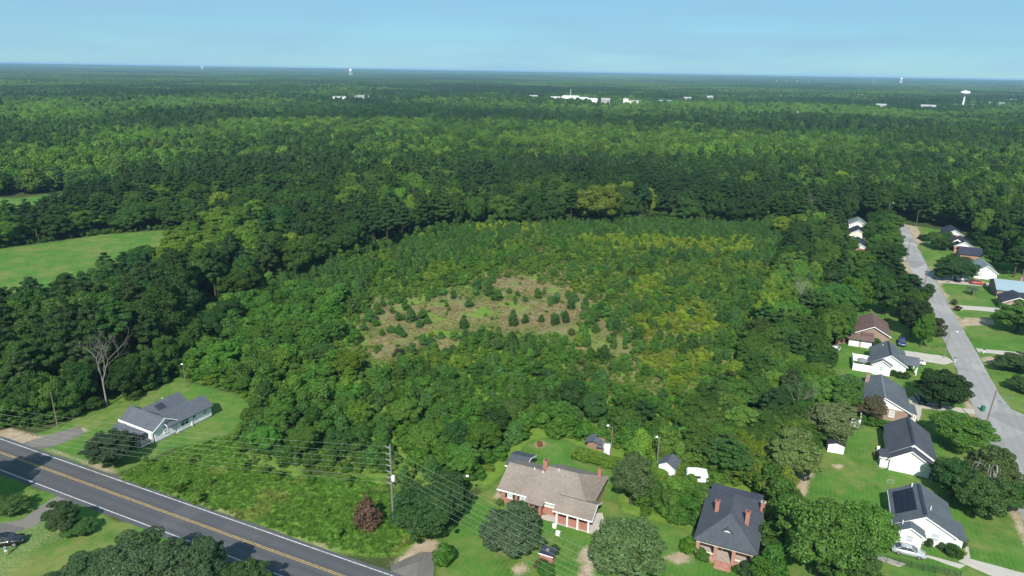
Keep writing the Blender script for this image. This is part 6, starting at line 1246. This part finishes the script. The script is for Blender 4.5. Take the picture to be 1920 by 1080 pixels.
protos = [c for c, t in PN] + [c for c, t in BL] + PLO + BLO
pts = np.concatenate([np.column_stack([A[:, :2], np.zeros(len(A))]), np.column_stack([Q, np.zeros(nn)])])
mass('forest', 'dense mixed green forest reaching back from the plantation to the plain', protos, pts, np.concatenate([pk, pk2]), np.concatenate([sc1, sc2]), rots(len(pts)), np.clip(np.concatenate([tn, t2]), .005, 1))
# far canopy to the horizon
def ringp(s, d0, d1, seed):
    Q = grid(-d1, d1 * .9, 0, d1, s, seed, .2); d = np.hypot(Q[:, 0], Q[:, 1]); Q = Q[(d > d0) & (d < d1)]; return Q[inview(Q, 18, 120)]
Qa = ringp(100, 2560, 6200, 9); Qb = ringp(300, 6050, 15800, 10); Q = np.concatenate([Qa, Qb]); nn = len(Q); ia = np.arange(nn) < len(Qa)
f1 = fnoise(Q, 900, 91); f2 = fnoise(Q, 330, 93); br = np.clip(.42 + (f1 - .5) * 2.4 + (f2 - .5) * 1.8, 0, 1)[:, None]; t2 = (np.array(DK) * (1 - br) + np.array(BR) * .85 * br) * (1 + G_.normal(size=(nn, 1)) * .08)
mass('far_woods', 'far wooded plain fading blue toward the horizon', CP + CF, np.column_stack([Q, rise_far(Q)]), np.where(ia, G_.integers(0, 3, nn), 3 + G_.integers(0, 3, nn)), np.column_stack([np.ones(nn), np.ones(nn), G_.uniform(.85, 1.2, nn)]), rots(nn), np.clip(t2, .005, 1))
# plantation: what remains of its hundreds of young plants
small = [r for r in rest if r[0] in 'ys']; A = np.array([(r[1], r[2], r[3], r[4]) for r in small]); ky = np.array([r[0] == 'y' for r in small]); n = len(A)
mass('plantation_growth', 'close growth of young pines and saplings filling the plantation', YP + BU, np.column_stack([A[:, :2], np.zeros(n)]), np.where(ky, G_.integers(0, 4, n), 4 + G_.integers(0, 5, n)), np.column_stack([A[:, 3] / np.where(ky, 1.55, 2.)] * 2 + [A[:, 2] / 5.]), rots(n), np.clip(np.array([r[5] for r in small]), .005, 1))
# undergrowth and tall grass
g = np.random.default_rng(77)
Qp = grid(-165, 20, 60, 348, 1.7, 21); Qp = Qp[inpoly(Qp, Z_PLANT) & inview(Qp, 2)]; cl = sdist(Qp, Z_CLEAR) + (fnoise(Qp, 10, 7) - .5) * 22; gl = np.max([sdist(Qp, p) for p in Z_GOLD], 0) + (fnoise(Qp, 8, 8) - .5) * 5
keep = (cl < 0) | (g.uniform(size=len(Qp)) < .05); Qp, cl, gl = Qp[keep], cl[keep], gl[keep]
Qb = grid(-25, 20, 85, 356, 2.4, 22); Qb = Qb[inpoly(Qb, Z_BELT) | inpoly(Qb, Z_THICK)]; Qb = Qb[clear_of(Qb, [(hp, .8) for hp in HOUSES])]
Qw = grid(-330, -125, 70, 330, 2.1, 23); Qw = Qw[inview(Qw, 2) & clear_of(Qw, [(Z_PLANT, 0), (Z_LAWN1, 1.2), (Z_FIELD1, 0), (Z_FIELD2, 0), (Z_HWY, 2), (drv, 1.5)])]; Qw = Qw[Qw[:, 1] > 74]
Qt = grid(-118, -44, 66, 104, .8, 24); Qt = Qt[sdist(Qt, Z_TALL) > .9]; nb_ = fnoise(Qt, 6, 33); et = sdist(Qt, Z_PLANT); Qs = Qt[g.uniform(size=len(Qt)) < np.where(nb_ > .56, .03, 0) + np.clip((et + 5) / 5, 0, 1) * .10]
Qc = grid(-125, 0, 120, 345, 1.05, 26); ec = np.maximum(sdist(Qc, Z_CLEAR), np.max([sdist(Qc, p) for p in Z_OPEN + [Up([(960, 500), (1060, 475), (1200, 480), (1360, 490), (1400, 540), (1370, 650), (1340, 740), (1200, 760), (1100, 720), (1080, 660), (1120, 570), (920, 515), (700, 560)])]], 0)); Qc = Qc[(ec > -3) & (fnoise(Qc, 5, 42) > .40)]
n4_ = len(Qt); Qt = np.concatenate([Qt, Qc]); ncl = len(Qc)
n1_, n2_, n3_, n4_, n5_ = len(Qp), len(Qb), len(Qw), len(Qt), len(Qs); QQ = np.concatenate([Qp, Qb, Qw, Qt, Qs]); n = len(QQ); fa = fnoise(QQ, 9, 35)[:, None]
base = np.array(GRN) * (1 - fa) + np.array((.13, .20, .035)) * fa; base[:n1_] = np.where((gl > 0)[:, None], np.array(GOLD) * .8, base[:n1_]); base[n1_ + n2_:n1_ + n2_ + n3_] *= .75; tg = slice(n1_ + n2_ + n3_, n1_ + n2_ + n3_ + n4_)
fb = fnoise(Qt, 11, 37)[:, None]; base[tg] = np.array((.090, .225, .032)) * (1 - fb) + np.array((.16, .285, .050)) * fb
yl = (fnoise(Qt, 7, 39) > .68)[:, None]; base[tg] = np.where(yl, np.array((.22, .29, .07)), base[tg]); fc = np.clip((fnoise(Qc, 16, 43) - .42) * 4, 0, 1)[:, None]; sl_ = slice(n1_ + n2_ + n3_ + n4_ - ncl, n1_ + n2_ + n3_ + n4_); base[sl_] = np.array((.34, .285, .17)) * (1 - fc) + np.array((.17, .25, .06)) * fc
s_ = np.concatenate([g.uniform(.25, .55, n1_), g.uniform(.35, .8, n2_), g.uniform(.4, .8, n3_), g.uniform(.7, 1.2, n4_), g.uniform(.35, .7, n5_)]); sz = np.concatenate([g.uniform(.10, .28, n1_), g.uniform(.2, .5, n2_), g.uniform(.2, .5, n3_), g.uniform(.22, .55, n4_), g.uniform(.18, .42, n5_)])
pk = np.where((np.arange(n) >= n1_ + n2_ + n3_) & (np.arange(n) < n - n5_), 3 + g.integers(0, 2, n), g.integers(0, 3, n))
mass('undergrowth', 'tall grass and low undergrowth of the verge, plantation and wood edges', ULO + TF, np.column_stack([QQ, np.zeros(n)]), pk, np.column_stack([s_, s_, sz]), rots(n), np.clip(base * (1 + g.normal(size=(n, 1)) * .15), .005, 1))

# ------------------------------------------------------------------ far landmarks
def far_at(px, py): return U(px, py)
def ball_tower(label, x, y, Hh, r):
    h = thing('water_tower', label, 'water tower', (x, y, 0)); k = r / 9.5
    MB().lathe([(4.5 * k, 0), (2.6 * k, 6 * k), (1.9 * k, 12 * k), (1.8 * k, Hh - 11 * k), (2.8 * k, Hh - 9 * k)], n=18).build('tower_stem', white_paint, h, True)
    MB().lathe([(2.8 * k, Hh - 9.0 * k), (6 * k, Hh - 8 * k), (8.8 * k, Hh - 6 * k), (9.5 * k, Hh - 4 * k), (8.8 * k, Hh - 2.2 * k), (5 * k, Hh - .5 * k), (0, Hh)], n=24).build('tank', white_paint, h, True)
    MB().lathe([(0, Hh), (.8, Hh), (.8, Hh + 1.2), (0, Hh + 1.4)], n=8).build('vent_cap', white_paint, h)
def leg_tower(label, x, y, Hh, r):
    h = thing('water_tower', label, 'water tower', (x, y, 0))
    MB().lathe([(0, Hh * .68), (r * .6, Hh * .70), (r, Hh * .76), (r, Hh * .93), (r * .5, Hh * .985), (0, Hh)], n=16).build('tank', white_paint, h, True)
    for i in range(6): a = i * math.pi / 3; MB().tube((1.25 * r * math.cos(a), 1.25 * r * math.sin(a), 0), (.95 * r * math.cos(a), .95 * r * math.sin(a), Hh * .77), .75, .75, 6).build('leg', white_paint, h)
    MB().tube((0, 0, 0), (0, 0, Hh * .7), 1.3, 1.3, 8).build('riser_pipe', white_paint, h)
x, y = far_at(1803, 207.5); ball_tower('white ball-shaped water tower rising from the trees at the far right', x, y, 43, 9.8)
x, y = far_at(1688, 160.5); leg_tower('white legged water tower on the right horizon', x, y, 64, 8.5); x, y = far_at(658, 146); leg_tower('white legged water tower left of centre just below the horizon', x, y, 62, 10); x, y = far_at(380, 136); leg_tower('tiny pale water tower on the left horizon', x, y, 64, 8)
far_wall = plain('dull_white_wall', (.34, .335, .32), .8, .2, .12, .15); far_roof = plain('pale_grey_roof', (.36, .37, .38), .8, .2, .15, .2)
def far_building(label, px, py, w, d, hh, mat, roof, rise=0, name='building', parts=()):
    hh += 1.5; parts = [(a, b, c, e + 1.5, f) for a, b, c, e, f in parts]
    x, y = far_at(px, py); h = thing(name, label, 'building', (x, y, 0), math.atan2(y, x) - math.pi / 2)
    m_ = MB(); m_.box(-w / 2, w / 2, 0, d, 0, hh); m_.build('wall', mat, h); r = MB()
    if rise: gable_roof(r, -w / 2, w / 2, 0, d, hh + .1, rise, 'u', .5, .5, .3)
    else: r.box(-w / 2 - .4, w / 2 + .4, -.4, d + .4, hh + .01, hh + .9)
    r.build('roof', roof, h)
    for i, (x0, w2, d2, h2, z0) in enumerate(parts):
        m_ = MB(); m_.box(x0 - w2 / 2, x0 + w2 / 2, -d2, d - .5, 0, h2); b_ = m_.build('wing', mat, h); r = MB(); r.box(x0 - w2 / 2 - .3, x0 + w2 / 2 + .3, -d2 - .3, d - .2, h2 + .01, h2 + .7); r.build('wing_roof', roof, b_)
    for i in range(max(2, int(w / 9))): q = MB(); q.box(-w / 2 + 2 + i * 9, -w / 2 + 5.5 + i * 9, -.12, 0, 1.5, 3.6); q.build('window', glass, h)
    return h
far_building('large bright white flat-roofed building in the distance near the centre', 1066, 200, 78, 40, 16, white_siding, white_paint, parts=[(-48, 26, 6, 13, 0), (46, 26, 8, 14.5, 0), (4, 34, 4, 19, 0)])
far_building('low white flat building far off left of centre', 695, 190.5, 66, 25, 9, far_wall, far_roof, parts=[(-18, 20, 5, 10.5, 0)]); far_building('low tan-walled building far off, left of the white one', 637, 190.5, 28, 20, 8.5, cream_siding, far_roof)
far_building('pale cream far building right of centre among trees', 1186, 206, 30, 24, 15, cream_siding, far_roof, parts=[(-14, 10, 3, 19, 0)]); far_building('small white far roof left of the large white building', 954, 195, 20, 12, 10, far_wall, far_roof, 1.5); far_building('pale blue far roof right of the cream building', 1247, 200, 26, 15, 10, blue_siding, roof_metal, 2)
far_building('white gabled far building right of the ball-shaped water tower', 1866, 207, 30, 26, 12, far_wall, roof_green, 5); far_building('red brick far building at the right edge near the skyline', 1899, 214, 34, 18, 11, red_brick, red_brick); far_building('small white far gable below the ball-shaped water tower', 1770, 216, 14, 12, 9.5, far_wall, far_roof, 2.5); far_building('white far roof between water tower and gabled building', 1831, 206, 18, 14, 9, far_wall, far_roof, 1.5)
far_building('row of white far roofs right of centre on the plain', 1608, 200, 34, 12, 9.5, far_wall, far_roof, 1.5, parts=[(-10, 7, 3, 11, 0)]); far_building('white far shed on the plain just above the treetops', 1337, 197, 16, 10, 10, far_wall, far_roof, 2); far_building('grey-green domed far roof at the right edge', 1893, 200, 34, 20, 13, white_siding, roof_green, 4)
for px, py, w, lb in [(1720, 180, 44, 'long white far roof on the right plain'), (1742, 181, 30, 'white far roof right of the long one'), (1694, 177, 22, 'small white far roof left of the long one'), (1838, 186, 26, 'white far roof right of the ball-shaped tank'), (1864, 186, 26, 'white far roof near the right edge of the plain'), (1694, 163.5, 60, 'white far building at the foot of the legged tower'), (1790, 181, 20, 'small pale far roof left of the ball-shaped tank'), (1850, 184, 16, 'tiny pale far roof between two white far roofs'), (1738, 213, 26, 'pale far roof left of the ball-shaped tower foot'), (1650, 211, 18, 'pale far gable in the trees left of the ball-shaped tower'), (1480, 170, 22, 'pale far roof under the floodlight masts'), (1610, 188, 20, 'tiny pale far roof on the right plain'), (1288, 196, 16, 'small pale far roof right of the blue far roof'), (1330, 193, 14, 'tiny pale far roof above the far shed'), (1000, 193, 18, 'small pale far roof beside the large white building'), (1135, 200, 18, 'small pale far roof right of the large white building')]: far_building(lb, px, py, w, 18, 13, far_wall, far_roof, 2.5)
for px, py, hh, lb in [(1493, 232, 17, 'white pole standing out of the forest right of centre'), (1636, 163, 55, 'slim far mast left of the right legged tower'), (1069, 198, 32, 'thin mast beside the large white building')]: x, y = far_at(px, py); h = thing('mast', lb, 'mast', (x, y, 0)); MB().tube((0, 0, 0), (0, 0, hh), .25 + hh * .008, .2 + hh * .005, 6).build('mast_shaft', white_paint, h); MB().tube((0, 0, hh), (0, 0, hh + 1.2), .5, None, 6).build('mast_head', white_paint, h)
for px in (1455, 1473, 1493, 1515): x, y = far_at(px, 163); h = thing('floodlight_mast', 'thin pale floodlight mast on the far plain right of centre', 'mast', (x, y, 0), group='far floodlight masts'); MB().tube((0, 0, 0), (0, 0, 34), .5, .4, 6).build('mast_shaft', grey_pole, h); q = MB(); q.box(-3, 3, -.5, .5, 33, 36); q.build('lamp_rack', white_paint, h)

# ------------------------------------------------------------------ air
hz = MB(); hz.box(-24000, 24000, -24000, 24000, -1.0, 72.5); hm = bpy.data.materials.new('air'); hm.use_nodes = True; nt = hm.node_tree; nt.nodes.clear(); o_ = nt.nodes.new('ShaderNodeOutputMaterial'); pv = nt.nodes.new('ShaderNodeVolumePrincipled')
pv.inputs['Color'].default_value = (.43, .71, 1.0, 1); pv.inputs['Density'].default_value = 8.5e-5; pv.inputs['Anisotropy'].default_value = .0; nt.links.new(pv.outputs[0], o_.inputs['Volume'])
haze = hz.build('haze', hm); tag(haze, 'thin blue haze over the plain', kind='stuff')
